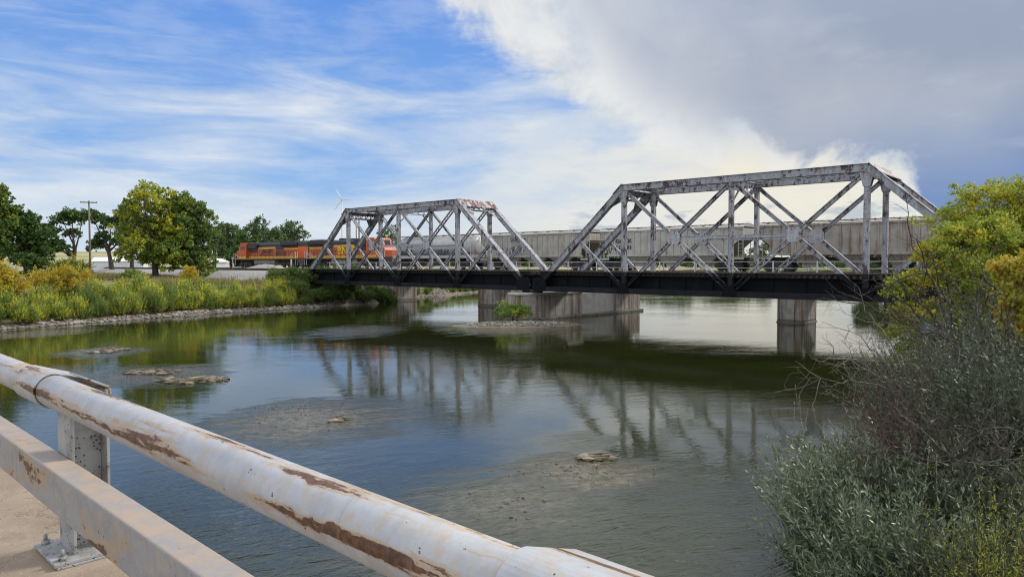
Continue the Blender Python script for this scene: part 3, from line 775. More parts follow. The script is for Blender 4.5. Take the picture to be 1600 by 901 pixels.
# abutments
ab = empty('bridge_abutment', 'stained stone abutment carrying the left end of the truss spans', 'abutment', W(49.2, 79.3), ROT)
MB().box(-2.6, .15, -.9, 7.2, -1, 2.62).build('bearing_seat', M['pier'], ab, bevel=.03)
MB().box(-3.2, -.75, -.9, 7.2, 2.62, 4.2).build('back_wall', M['pier'], ab, bevel=.03)
MB().prism([(-.9, 0), (-.9, 4.2), (-1.2, 4.2), (-7.5, 2.3), (-7.5, 0)], -1.25, -.905).build('wing_wall', M['pier_clean'], ab, bevel=.02)
ab = empty('bridge_abutment', 'dark shaded abutment under the far end of the freight track bridge', 'abutment', W(63.0, 92.5), ROT)
MB().box(-2.6, 0, 0, 7, -1, 2.6).build('bearing_seat', M['pier'], ab, bevel=.03)
MB().box(-3.0, -1.1, 0, 7, 2.6, 4.2).build('back_wall', M['pier'], ab)
ab = empty('bridge_abutment', 'concrete abutment at the right end of the truss spans behind the yellow trees', 'abutment', W(49.2, 4.0), ROT)
MB().box(-.3, 3.2, -.9, 7.2, -1, 2.62).build('bearing_seat', M['pier'], ab)
MB().box(1.4, 3.6, -.9, 7.2, 2.62, 4.2).build('back_wall', M['pier'], ab)

# ------------------------------------------------------------------ freight track bridge
gb = empty('girder_bridge', 'low steel girder bridge with handrails carrying the freight train', 'railway bridge', W(66, 94.0), ROT)
TR = 4.60         # top of rail
edges = [94.0, 78.8, 59.8, 40.8, 22.4, 3.6, -12]
for a, b_ in zip(edges[:-1], edges[1:]):
    for yy in (-1.2, 1.2):
        mb = MB(); x0, x1 = -(a-94)+.12, -(b_-94)-.12
        mb.box(x0, x1, yy-.02, yy+.02, GZ+.05, 4.0); mb.box(x0, x1, yy-.22, yy+.22, GZ, GZ+.049); mb.box(x0, x1, yy-.22, yy+.22, 4.001, 4.05)
        for k in range(12):
            xx = x0+(x1-x0)*(k+.5)/12; mb.box(xx-.03, xx+.03, yy-.18, yy-.0205, GZ+.05, 4.0)
        mb.build('girder', M['black_steel'], gb)
L = 106.0
MB().box(0, L, -2.2, 2.2, 4.06, 4.16).build('deck', M['tie'], gb)
MB().box(0, L, -2.72, -2.2, 4.15, 4.20).build('walkway', M['grey_steel'], gb)
MB().box(0, L, 2.2, 2.72, 4.15, 4.20).build('walkway', M['grey_steel'], gb)
MB().box(0, L, -2.10, 2.10, 4.165, 4.40).build('ballast_bed', M['ballast'], gb)
for yy in (-.75, .75): MB().box(-70, L, yy-.035, yy+.035, 4.45, TR).build('rail', M['rail_steel'], gb)
for yy in (-2.7, 2.7):
    for k in range(28):
        xx = .8 + k*3.85 + (1.3 if yy > 0 else 0)
        if xx < L: MB().box(xx-.065, xx+.065, yy-.03, yy+.03, 4.2, 5.56).build('handrail_post', M['grey_steel'], gb)
    for zz in (4.9, 5.5):
        MB().bar((0, yy+.035, zz), (L, yy+.035, zz), .05, .05).build('hand_rail', M['grey_steel'], gb)
# track on the left embankment: ties and rails in front of the abutment for the truss track
tk = empty('railway_track', 'empty railway track on the gravel embankment leading to the truss spans', 'railway track', W(52.4, 79.1), ROT)
for yy in (-.75, .75): MB().box(-75, 0, yy-.035, yy+.035, 4.49, 4.64).build('rail', M['rail_steel'], tk)
mb = MB()
for k in range(140):
    xx = -.3-k*.53; mb.box(xx-.11, xx+.11, -1.3, 1.3, 4.3, 4.485)
ti = mb.build('tie_row', M['tie'], tk); tag(ti, kind='stuff')
MB().prismx([(-2.4, 4.0), (2.4, 4.0), (1.6, 4.36), (-1.6, 4.36)], -75, -2).build('ballast_bed', M['ballast'], tk)
# ------------------------------------------------------------------ train
def car_paint(name, c, rust=.55, c2=None, streak=.35, rough=.45):
    m, t, b = mat(name); p = t.obj()
    n = t.noise(p, .8, 6, .65); st = t.noise(t.map(p, (1.6,1,.12)), 2.2, 6, .7); f = t.noise(p, 6, 5, .7)
    col = t.mix(t.ss(n, .35, .65), c, c2 or tuple(v*.75 for v in c))
    col = t.mix(t.m('MULTIPLY', t.ss(st, rust, rust+.12), streak), col, (.17,.085,.045))
    col = t.mix(t.m('MULTIPLY', t.ss(f, .62, .72), .4), col, (.10,.08,.07))
    setb(t, b, col, rough, 0, None, .4); return m
M['orange'] = car_paint('faded_orange_paint', (.48,.095,.018), .56, (.38,.07,.015), .4)
M['orange_top'] = car_paint('sunlit_pale_orange_paint', (.50,.15,.07), .6, (.42,.12,.05), .2)  # sunlight on the cab roof put in as a paler orange
M['loco_black'] = simple('sooty_black_paint', (.018,.018,.022), .5, 0, .3, 2, (.06,.055,.05), .4)
M['yellow'] = car_paint('faded_yellow_paint', (.66,.36,.03), .6, (.52,.27,.03), .3)
M['under'] = simple('grimy_underframe', (.028,.025,.023), .75, 0, .4, 3, (.10,.075,.055), .7)
M['tank'] = simple('dusty_tank_paint', (.19,.165,.145), .7, 0, .3, 2, (.07,.055,.045), .6)
M['glass'] = simple('dark_cab_glass', (.012,.014,.018), .08, 0, .1, 1, (.02,.02,.02), .1, .6)
M['rail_white'] = simple('white_grab_iron_paint', (.60,.60,.57), .5)
M['number'] = simple('black_lettering', (.02,.018,.018), .6)
M['letter_yellow'] = simple('yellow_lettering', (.72,.46,.04), .5)
M['wheel'] = simple('worn_wheel_steel', (.07,.055,.045), .5, .4)
M['hop_white'] = car_paint('pale_grey_hopper_paint', (.46,.46,.45), .56, (.38,.375,.36), .5)
M['hop_cream'] = car_paint('chalky_cream_hopper_paint', (.43,.41,.36), .54, (.35,.325,.275), .6)
M['hop_grey'] = car_paint('weathered_grey_hopper_paint', (.45,.435,.385), .55, (.36,.34,.30), .55)
M['hop_brown'] = car_paint('rust_stained_beige_hopper_paint', (.36,.33,.29), .50, (.28,.25,.215), .7)
M['hop_dark'] = simple('dark_slope_sheet', (.10,.075,.06), .7, 0, .4, 3)
M['roofwalk'] = simple('galvanised_roof_walk', (.16,.13,.12), .7, 0, .3, 4, (.20,.10,.06), .6)
M['graf_a'] = simple('purple_grey_spray_paint', (.16,.13,.20), .5)
M['graf_b'] = simple('dark_green_spray_paint', (.03,.10,.06), .5)
M['graf_w'] = simple('white_spray_paint', (.68,.68,.66), .5)
M['graf_k'] = simple('black_spray_paint', (.03,.03,.035), .5)

def wheelset(x, r, par):
    mb = MB()
    for s_ in (-1, 1):
        mb.tube([(x, s_*.70, r), (x, s_*.83, r)], r, 20); mb.tube([(x, s_*.66, r), (x, s_*.70, r)], r+.03, 20)
    mb.tube([(x, -.66, r), (x, .66, r)], .09, 10); return mb.build('wheel', M['wheel'], par)
def truck(xc, n, r, wb, par):
    mb = MB(); w = (n-1)*wb/2
    for s_ in (-1, 1):
        y0, y1 = (s_*.95, s_*1.12) if s_ > 0 else (s_*1.12, s_*.95)
        mb.prism([(xc-w-.45, r-.12), (xc-w-.45, r+.22), (xc-w+.25, r+.40), (xc+w-.25, r+.40), (xc+w+.45, r+.22), (xc+w+.45, r-.12), (xc+w-.1, r-.12), (xc+w-.45, .26 if n == 2 else .42), (xc-w+.45, .26 if n == 2 else .42), (xc-w+.1, r-.12)], y0, y1)
        for k in range(n):
            cx = xc-w+k*wb; mb.box(cx-.2, cx+.2, s_*1.12 if s_ > 0 else s_*1.2, s_*1.2 if s_ > 0 else s_*1.12, r-.2, r+.2)
        if n == 3:
            for k in range(2): mb.tube([(xc-w/2+k*w, s_*1.16, .45), (xc-w/2+k*w, s_*1.16, .95)], .11, 8)
    mb.box(xc-.35, xc+.35, -1.0, 1.0, r-.15, r+.45)
    tk = mb.build('truck', M['under'], par)
    for k in range(n): wheelset(xc-w+k*wb, r, tk)

def loco(t_nose, t_tail, face, label, style):
    """nose towards local -x; face=-1 keeps the nose to the far left, +1 turns it round"""
    tc = (t_nose+t_tail)/2; Lr = abs(t_nose-t_tail); k = Lr/23.4
    rz = ROT if face < 0 else ROT+math.pi
    r = empty('freight_locomotive', label, 'locomotive', W(66, tc, TR), rz, 'orange and black freight locomotives')
    X = lambda v: v*k
    def bx(mb, x0, x1, *a): return mb.box(X(x0), X(x1), *a)
    mb = MB(); bx(mb, -10.7, 10.9, -1.5, 1.5, 1.42, 1.68); bx(mb, -10.5, 10.6, -.5, .5, .95, 1.419)
    bx(mb, -10.95, -10.705, -1.5, 1.5, .75, 1.7); bx(mb, 10.905, 11.1, -1.5, 1.5, .75, 1.7)
    mb.prism([(X(-11.2), .15), (X(-11.1), .75), (X(-10.95), .75), (X(-10.95), .15)], -1.3, 1.3)
    mb.prism([(X(11.35), .15), (X(11.25), .75), (X(11.1), .75), (X(11.1), .15)], -1.3, 1.3)
    mb.build('underframe', M['under'], r)
    for sx in (-1, 1): MB().box(X(11.1)*sx-.0+(0 if sx > 0 else -.55), X(11.1)*sx+(.55 if sx > 0 else 0), -.14, .14, .72, 1.02).build('coupler', M['under'], r)
    mb = MB()
    for s_ in (-1, 1):
        mb.box(X(-10.6), X(10.8), s_*1.503 if s_ > 0 else -1.515, 1.515 if s_ > 0 else -1.503, 1.60, 1.675)
    mb.build('frame_stripe', M['yellow'], r)
    MB().prismx([(-1.35, .75), (-1.15, .45), (1.15, .45), (1.35, .75), (1.35, 1.38), (-1.35, 1.38)], X(-3.7), X(3.3)).build('fuel_tank', M['tank'], r, bevel=.05)
    truck(X(-7.3), 3, .53, 1.75, r); truck(X(7.3), 3, .53, 1.75, r)
    # nose and cab
    mb = MB(); mb.prism([(X(-10.45), 1.685), (X(-10.45), 2.75), (X(-10.25), 3.1), (X(-8.95), 3.38), (X(-8.95), 1.685)], -1.15, 1.15)
    mb.build('nose', M['orange'], r, bevel=.06)
    cabp = [(X(-8.94), 1.685), (X(-8.94), 3.35), (X(-8.55), 4.25), (X(-8.2), 4.55), (X(-6.3), 4.55), (X(-6.3), 1.685)]
    cb = MB().prism(cabp, -1.5, 1.5).build('cab', M['orange'], r, bevel=.05)
    MB().prism([(X(-8.62), 4.30), (X(-8.25), 4.60), (X(-6.25), 4.60), (X(-6.25), 4.556), (X(-8.2), 4.556), (X(-8.57), 4.26)], -1.52, 1.52).build('cab_roof', M['orange_top'], r)
    w_ = MB()
    for s_ in (-1, 1):
        for xa, xb in ((-8.3, -7.55), (-7.4, -6.7)):
            y0, y1 = (1.502, 1.512) if s_ > 0 else (-1.512, -1.502); w_.box(X(xa), X(xb), y0, y1, 3.25, 3.95)
    for ya, yb in ((-1.25, -.15), (.15, 1.25)):
        n_ = Vector((-.9, 0, .39)).normalized()*.012
        a, b_ = Vector((X(-8.90), 0, 3.45)), Vector((X(-8.58), 0, 4.18)); vs = []
        for p in (a, b_):
            for yy in (ya, yb):
                vs.append((p.x, yy, p.z)); vs.append((p.x+n_.x, yy, p.z+n_.z))
        w_.add(vs, [(0,1,3,2), (4,6,7,5), (0,4,5,1), (2,3,7,6), (1,5,7,3), (0,2,6,4)])
    w_.build('cab_window', M['glass'], cb)
    hl = MB()
    for yy in (-.15, .15): hl.tube([(X(-8.66), yy, 4.33), (X(-8.74), yy, 4.33)], .1, 12)
    hl.build('headlight', M['rail_white'], r)
    # hood: orange sides, black top
    MB().box(X(-6.29), X(10.3), -.95, .95, 1.685, 3.62).build('hood_side', M['orange'], r, bevel=.03)
    MB().prismx([(-.952, 3.625), (-.952, 4.2), (-.6, 4.48), (.6, 4.48), (.952, 4.2), (.952, 3.625)], X(-6.29), X(10.3)).build('hood_top', M['loco_black'], r, bevel=.03)
    bl = MB().box(X(-6.2), X(-2.9), -1.35, 1.35, 3.55, 4.38); bl.box(X(-5.9), X(-3.2), -1.3, 1.3, 4.385, 4.50); bl.build('blower_housing', M['loco_black'], r, bevel=.04)
    ra = MB(); ra.prismx([(-.96, 3.5), (-1.5, 3.95), (-1.5, 4.5), (1.5, 4.5), (1.5, 3.95), (.96, 3.5)], X(5.4), X(10.1)); ra.box(X(5.8), X(9.7), -1.2, 1.2, 4.505, 4.62)
    ra.build('radiator', M['loco_black'], r, bevel=.04)
    ex = MB().box(X(.8), X(2.2), -.55, .55, 4.485, 4.74); ex.box(X(-1.8), X(-.4), -.5, .5, 4.485, 4.66); ex.build('exhaust_stack', M['loco_black'], r, bevel=.03)
    st = MB(); ln = MB(); gr = MB()
    for s_ in (-1, 1):
        def side(mbx, x0, x1, z0, z1, e=.955, th=.012):
            y0, y1 = (s_*e, s_*(e+th)) if s_ > 0 else (s_*(e+th), s_*e); mbx.box(X(x0), X(x1), y0, y1, z0, z1)
        side(st, -6.2, 10.25, 1.70, 2.02); side(st, -2.6, 3.0, 3.38, 3.66); side(st, 6.2, 10.25, 3.15, 3.40)
        y0, y1 = (1.505, 1.517) if s_ > 0 else (-1.517, -1.505); st.box(X(-8.85), X(-6.35), y0, y1, 1.72, 2.02)
        for kx in range(22):
            xx = -6.0 + kx*.74; side(ln, xx-.018, xx+.018, 2.03, 3.37, .956, .008)
        for kx in range(9):
            xx = 3.25+kx*.36; side(gr, xx, xx+.22, 2.05, 3.0)
        side(gr, -6.0, -3.0, 2.75, 3.5, .955, .02); side(gr, 3.3, 5.6, 3.1, 3.6)
    st.build('yellow_stripe', M['yellow'], r); ln.build('hood_seam', M['number'], r); gr.build('hood_grille', M['loco_black'], r)
    # handrails and steps
    hr = MB()
    for s_ in (-1, 1):
        y = s_*1.46
        for kx in range(13):
            xx = X(-6.0+kx*1.3); hr.bar((xx, y, 1.68), (xx, y, 2.72), .035, .035, (1,0,0))
        hr.bar((X(-6.0), y, 2.72), (X(9.7), y, 2.72), .035, .035)
    hr.build('handrail', M['loco_black'], r)
    gw = MB()
    for s_ in (-1, 1):
        y = s_*1.47
        for xa, xb in ((-10.85, -10.3), (10.3, 10.9)):
            gw.bar((X(xa), y, .5), (X(xa), y, 2.7), .05, .05, (1,0,0)); gw.bar((X(xb), y, .5), (X(xb), y, 2.7), .05, .05, (1,0,0))
        gw.bar((X(9.0), y, 1.7), (X(10.3), y, 2.7), .05, .05); gw.bar((X(8.2), y, 1.7), (X(9.4), y, 2.6), .05, .05)
        gw.bar((X(-10.3), y, 2.6), (X(-9.0), y, 1.75), .05, .05)
    gw.build('grab_iron', M['rail_white'], r)
    for xa, xb in ((-10.85, -10.3), (10.3, 10.9)):
        sp = MB()
        for s_ in (-1, 1):
            for zz in (.45, .78, 1.1): sp.box(X(xa), X(xb), s_*1.45 if s_ > 0 else -1.5, 1.5 if s_ > 0 else -1.45, zz, zz+.04); sp.box(X(xa), X(xb), min(s_*1.2, s_*1.45), max(s_*1.2, s_*1.45), zz, zz+.04)
        sp.build('step', M['under'], r)
    # lettering on both sides
    for s_ in (-1, 1):
        if style == 'swoosh':
            text('lettering', 'BNSF', 1.05, (X(.15), s_*.975, 2.86), M['number'], r, s_, .35, .006, .03, 1.5)
            # line under the letters
            sw = MB(); y0, y1 = (s_*.968, s_*.98) if s_ > 0 else (s_*.98, s_*.968)
            q = -1 if s_ > 0 else 1
            sw.prism([(X(.15)-q*2.5, 2.36), (X(.15)+q*1.6, 2.30), (X(.15)+q*2.3, 2.20), (X(.15)-q*2.3, 2.22)], y0, y1); sw.build('underline', M['number'], r)
        else:
            text('lettering', 'BNSF', 1.62, (X(-.3), s_*.975, 2.72), M['letter_yellow'], r, s_, 0, .006, .045, 1.25)
        text('number', '7254' if style == 'swoosh' else '5811', .42, (X(-7.6), s_*1.52, 2.75), M['number'], r, s_)
    return r
# (numbers are illegible in the photograph: leave the cab sides plain)
_text = text
def text(name, *a, **k):
    if name == 'number': return None
    return _text(name, *a, **k)
loco(127.0, 103.6, -1, 'leading orange and black locomotive with slanted black lettering, its cab by the trees', 'swoosh')
loco(80.4, 103.0, 1, 'second orange and black locomotive with large yellow lettering, seen through the left truss span', 'block')

def hopper(tl, tr, label, paint, kind, lettering=None, graf=(), group='grain hopper cars behind the locomotives'):
    tc = (tl+tr)/2; L = abs(tl-tr)-.9; h = L/2
    r = empty('hopper_car', label, 'hopper car', W(66, tc, TR), ROT, group)
    zt, zs = 4.42, 1.62; sl = 2.35
    P = M[paint]
    if kind == 'ribbed':
        MB().prism([(-h+.1, 3.35), (-h+sl-.2, zs), (h-sl+.2, zs), (h-.1, 3.35), (h-.1, zt-.28), (-h+.1, zt-.28)], -1.42, 1.42).build('body', P, r)
        sd_ = MB()
        for s_ in (-1, 1):
            y0, y1 = (1.422, 1.45) if s_ > 0 else (-1.45, -1.422)
            sd_.prism([(-h+1.3, zs), (h-1.3, zs), (h-1.3, zt-.25), (-h+1.3, zt-.25)], y0, y1)
            yo0, yo1 = (1.451, 1.53) if s_ > 0 else (-1.53, -1.451)
            n = 19
            for k in range(n):
                xx = -h+1.35 + (2*h-2.7)*k/(n-1); sd_.box(xx-.045, xx+.045, yo0, yo1, zs+.05, zt-.3)
            sd_.box(-h+.05, h-.05, yo0, yo1+.0, zt-.299, zt-.16); sd_.box(-h+1.0, h-1.0, yo0, yo1, zs-.12, zs+.049)
        sd_.build('side_sheet', P, r)
        MB().prismx([(-1.56, zt-.158), (-1.1, zt), (0, zt+.08), (1.1, zt), (1.56, zt-.158)], -h+.05, h-.05).build('roof', P, r)
        bays = 3
    else:
        prof = []
        for k in range(24):
            an = 2*math.pi*k/24; prof.append((1.55*math.cos(an)*(1.0), 3.02+1.42*math.sin(an)))
        MB().prismx(prof, -h+1.5, h-1.5, True).build('body', P, r)
        rd = MB(); q = []
        for e in (-1, 1):
            rings = [(h-1.5, 1.0), (h-1.0, .93), (h-.7, .78), (h-.55, .5)]
            vs, fs = [], []
            for xx, sc_ in rings:
                for k in range(24):
                    an = 2*math.pi*k/24; vs.append((e*xx, 1.55*sc_*math.cos(an), 3.02+1.42*math.sin(an)*sc_))
            for i in range(3):
                for k in range(24): fs.append((i*24+k, i*24+(k+1) % 24, (i+1)*24+(k+1) % 24, (i+1)*24+k))
            fs.append(tuple(72+k for k in range(24))); rd.add(vs, fs, True)
        rd.build('end_sheet', P, r)
        sk = MB()
        for s_ in (-1, 1): sk.box(-h+.2, h-.2, min(s_*1.3, s_*1.5), max(s_*1.3, s_*1.5), 1.45, 1.85)
        sk.build('side_sill', P, r); bays = 3
    hp = MB()
    for k in range(bays):
        w = (2*h-2*sl-.6)/bays; xc = -(2*h-2*sl-.6)/2 + w*(k+.5)
        a = [(xc-w/2+.05, -1.25), (xc+w/2-.05, -1.25), (xc+w/2-.05, 1.25), (xc-w/2+.05, 1.25)]; b_ = [(xc-.45, -.5), (xc+.45, -.5), (xc+.45, .5), (xc-.45, .5)]
        hp.add([(x_, y_, zs-.005) for x_, y_ in a] + [(x_, y_, .62) for x_, y_ in b_], [(0,3,2,1), (4,5,6,7), (0,1,5,4), (1,2,6,5), (2,3,7,6), (3,0,4,7)])
        hp.box(xc-.5, xc+.5, -.55, .55, .40, .615)
    hp.build('discharge_chute', M['hop_dark'] if kind != 'ribbed' else P, r)
    MB().box(-h-.1, h+.1, -.35, .35, .95, 1.30).build('center_sill', M['under'], r)
    if kind == 'round':
        for e in (-1, 1): MB().prism([(e*(h-.3), 1.5), (e*(h-2.6), 1.5), (e*(h-1.3), 2.6)], -1.2, 1.2).build('slope_sheet', M['hop_dark'], r)
    else:
        for e in (-1, 1):
            x0, x1 = e*(h-.15), e*(h-1.9)
            MB().prism([(x0, 3.25), (x1-e*.2, 1.55), (x1+e*.0, 1.55), (x0, 3.10)], -1.25, 1.25).build('slope_sheet', M['hop_dark'], r)
    rw = MB()
    for k in range(34):
        xx = -h+.2+(2*h-.4)*k/33; rw.box(xx-.05, xx+.05, -.32, .32, zt+.19, zt+.215)
    rw.box(-h, h, -.34, -.28, zt+.14, zt+.189); rw.box(-h, h, .28, .34, zt+.14, zt+.189)
    for s_ in (-1, 1): rw.box(-h, h, min(s_*.75, s_*1.05), max(s_*.75, s_*1.05), zt+.08, zt+.13)
    for k in range(9): rw.box(-h+.8+k*(2*h-1.6)/8-.04, -h+.8+k*(2*h-1.6)/8+.04, -1.05, 1.05, zt+.03, zt+.079)
    rw.build('roof_walk', M['roofwalk'], r)
    for e in (-1, 1):
        ld = MB()
        for s_ in (-1, 1):
            y = s_*1.47
            for xx in (e*(h-.12), e*(h-.58)): ld.bar((xx, y, 1.1), (xx, y, zt-.15), .05, .05, (1,0,0))
            for k in range(9): ld.bar((e*(h-.12), y, 1.25+k*.34), (e*(h-.58), y, 1.25+k*.34), .03, .03)
            ld.bar((e*(h-1.25), y, 1.15), (e*(h-1.25), y, 3.9), .06, .06, (1,0,0))
            ld.box(min(e*(h-.02), e*(h-1.3)), max(e*(h-.02), e*(h-1.3)), y-.04, y+.04, 1.12, 1.28)
        ld.box(min(e*h, e*(h-1.2)), max(e*h, e*(h-1.2)), -1.4, 1.4, 1.30, 1.34)
        ld.build('end_ladder', P, r)
        MB().box(min(e*(h+.02), e*(h+.48)), max(e*(h+.02), e*(h+.48)), -.13, .13, .78, 1.05).build('coupler', M['under'], r)
        truck(e*(h-1.75), 2, .46, 1.75, r)
    if lettering:
        for s_ in (-1, 1):
            for i, ln in enumerate(lettering[0]): text('lettering', ln, .56, (lettering[1], s_*1.548, 3.15-i*.72), M['number'], r, s_, 0, .004, .015, 1.25)
    rg = random.Random(int(tl*10))
    for (gx, gz, gw, gh_, mats) in graf:
        for ci, mk in enumerate(mats):
            g_ = MB(); n = max(3, int(gw/.55))
            for i in range(n):                       # looping bubble strokes, no letters
                cx = gx-gw/2+(i+.5)*gw/n; pts = []
                ph = rg.uniform(0, 6); a_, b_ = rg.uniform(.5, .8)*gw/n, gh_*rg.uniform(.32, .5)
                for k in range(9):
                    an = ph+k*rg.uniform(.5, .72); pts.append(Vector((cx+a_*math.cos(an)*.8+ci*.05, -1.552-.006*ci, gz+b_*math.sin(an*1.3)-ci*.04)))
                for p, q in zip(pts[:-1], pts[1:]): g_.bar(p, q+(q-p)*.1, .012, .11 if ci == 0 else .055, (0,0,1) if abs((q-p).normalized().z) < .9 else (1,0,0))
            g_.build('graffiti', M[mk], r)
    return r
hopper(79.9, 62.6, 'smooth rounded pale grey hopper car directly behind the second locomotive', 'hop_white', 'round', None, [(-5.2, 2.2, 2.6, .9, ('graf_k',)), (1.5, 2.3, 4.0, .8, ('graf_a', 'graf_k'))])
hopper(62.3, 44.4, 'chalky cream ribbed hopper car with faded purple graffiti between the two truss spans', 'hop_cream', 'ribbed', None, [(-3.4, 2.35, 5.0, 1.1, ('graf_a', 'graf_w')), (-2.2, 3.65, 2.4, .55, ('graf_a',))])
hopper(44.1, 26.7, 'grey ribbed hopper car with black lettering behind the left half of the right truss', 'hop_grey', 'ribbed', (['GACX', '117891'], -5.1), [(-7.1, 2.6, 1.8, 1.4, ('graf_b', 'graf_w'))])
hopper(26.4, 9.2, 'rust stained beige ribbed hopper car behind the right half of the right truss span', 'hop_brown', 'ribbed')
hopper(8.9, -8.4, 'grey ribbed hopper car mostly hidden behind the yellow green trees on the right', 'hop_grey', 'ribbed')
# ------------------------------------------------------------------ foliage
def rs(seed): return np.random.RandomState(seed)
def unit(v): return v/np.maximum(np.linalg.norm(v, axis=-1, keepdims=True), 1e-9)
def leaf_verts(pos, axis, nrm, length, width):
    side = unit(np.cross(axis, nrm)); length = length[:, None]; width = width[:, None]
    a = pos; b = pos + axis*length*.45 + side*width*.5; c = pos + axis*length; d = pos + axis*length*.45 - side*width*.5
    return np.stack([a, b, c, d], 1).reshape(-1, 3)
def leaves_mesh(name, V, m, parent=None):
    n = len(V)//4; me = np_mesh(name, V, np.arange(n*4).reshape(n, 4)); return link_mesh(name, me, m, parent)
def crown_pts(g, blobs, n, clump=.22, shell=.55, nclump=40):
    """leaf positions in clumps on and inside a set of ellipsoid blobs (cx,cy,cz,rx,ry,rz)"""
    B = np.array(blobs, float); w = (B[:, 3]*B[:, 4]*B[:, 5])**(2/3); w /= w.sum()
    out, outd = [], []
    for bb, wi in zip(B, w):
        k = max(int(n*wi), 8); nc = max(int(nclump*(.5+wi*len(B)*.5)), 6)
        dirs = unit(g.normal(size=(nc, 3))); dirs[:, 2] = np.where(dirs[:, 2] < -.3, -dirs[:, 2], dirs[:, 2])
        rad = shell + (1-shell)*g.rand(nc, 1)**.6; rad *= 1+.16*g.normal(size=(nc, 1))
        cc = dirs*rad; sz = clump*(.55+.9*g.rand(nc)); pick = g.randint(nc, size=k)
        off = unit(g.normal(size=(k, 3)))*(g.rand(k, 1)**.45)*sz[pick][:, None]
        off[:, 2] *= .7
        p = cc[pick]+off
        out.append(bb[:3] + p*bb[3:6]); outd.append(unit(unit(p)+.0*p))
    return np.concatenate(out), np.concatenate(outd)
def crown(name, g, blobs, n, lsize, m, parent, clump=.22, shell=.55, nclump=40, aspect=.75, droop=0.0):
    p, d = crown_pts(g, blobs, n, clump, shell, nclump); k = len(p)
    ax = unit(g.normal(size=(k, 3)) + d*.6 + np.array([0, 0, -droop])); nr = unit(g.normal(size=(k, 3)) + d*.8 + np.array([0, 0, .5]))
    ln = lsize*(.6+.8*g.rand(k))
    return leaves_mesh(name, leaf_verts(p, ax, nr, ln, ln*aspect), m, parent)
def branch(mb, g, p, d, L, r, depth, n=5, bend=.25, split=2, tips=None, up=.05):
    pts, rr = [Vector(p)], [r]; q = Vector(p); dd = Vector(d).normalized()
    for i in range(n):
        dd = (dd + Vector(g.normal(size=3))*bend/ n**.5 + Vector((0, 0, up))).normalized(); q = q + dd*(L/n); pts.append(q.copy()); rr.append(r*(1-.6*(i+1)/n))
    mb.tube(pts, rr, 6 if r > .05 else 4, False)
    if tips is not None and depth == 0: tips.append(q.copy())
    if depth > 0:
        for s_ in range(split):
            i = g.randint(max(1, n//3), n+1); sd_ = (dd + Vector(g.normal(size=3))*.75).normalized()
            branch(mb, g, pts[i], sd_, L*g.uniform(.5, .8), rr[i]*.75, depth-1, n, bend, split, tips, up)
def tree(name, label, cat, base, h, r, blobs, n, lsize, leafm, seed, group=None, barkm='bark_dark', trunk_r=.35, limbs=5, clump=.2, shell=.5, nclump=40, lean=(0, 0), aspect=.8):
    """blobs in fractions: (x, y, z) of (r, r, h) and radii (fraction of r, r, h)"""
    g = rs(seed); z0 = gh(base[0], base[1]) if len(base) < 3 else base[2]
    root = empty(name, label, cat, (base[0], base[1], z0-.1), 0, group)
    mb = MB(); top = Vector((lean[0], lean[1], h*.42)); mid = top*.5 + Vector((g.uniform(-.2,.2), g.uniform(-.2,.2), 0))
    mb.tube([(0, 0, -.3), (0, 0, .2), mid, top], [trunk_r*1.5, trunk_r*1.15, trunk_r*.9, trunk_r*.65], 9, False)
    B = [(b[0]*r, b[1]*r, b[2]*h, b[3]*r, b[3]*r*.95, b[4]*h) for b in blobs]
    for b in B:
        st = mid.lerp(top, g.uniform(.1, 1)); e = Vector(b[:3]); c = st.lerp(e, .5) + Vector((0, 0, -.05*h*g.rand()))
        if (e-st).length > .6:
            mb.tube([st, c, e + Vector((0, 0, b[5]*.3))], [trunk_r*.5, trunk_r*.3, trunk_r*.08], 6, False)
            for k in range(3):
                u = g.uniform(.4, .9); s0 = st.lerp(e, u); dd = Vector(g.normal(size=3)); dd.z = abs(dd.z); dd.normalize()
                mb.tube([s0, s0+dd*b[3]*.45, s0+dd*b[3]*.9+Vector((0, 0, .1))], [trunk_r*.16, trunk_r*.1, trunk_r*.04], 4, False)
    mb.build('trunk', M[barkm], root, 0, False)
    crown('crown', g, B, n, lsize, M[leafm], root, clump, shell, nclump, aspect)
    return root
def rblobs(seed, k, zr=(.45, .9), spread=.62, br=(.28, .45), bz=(.12, .2), top_narrow=.35):
    g = rs(seed); out = []
    for i in range(k):
        zz = zr[0] + (zr[1]-zr[0])*(i+.5)/k + g.uniform(-.04, .04); fz = (zz-zr[0])/(zr[1]-zr[0])
        rad = spread*(1-top_narrow*fz)*g.rand()**.5; an = i*2.4 + g.uniform(-.5, .5)
        out.append((rad*math.cos(an), rad*math.sin(an), zz, g.uniform(*br)*(1-.25*fz), g.uniform(*bz)))
    return out

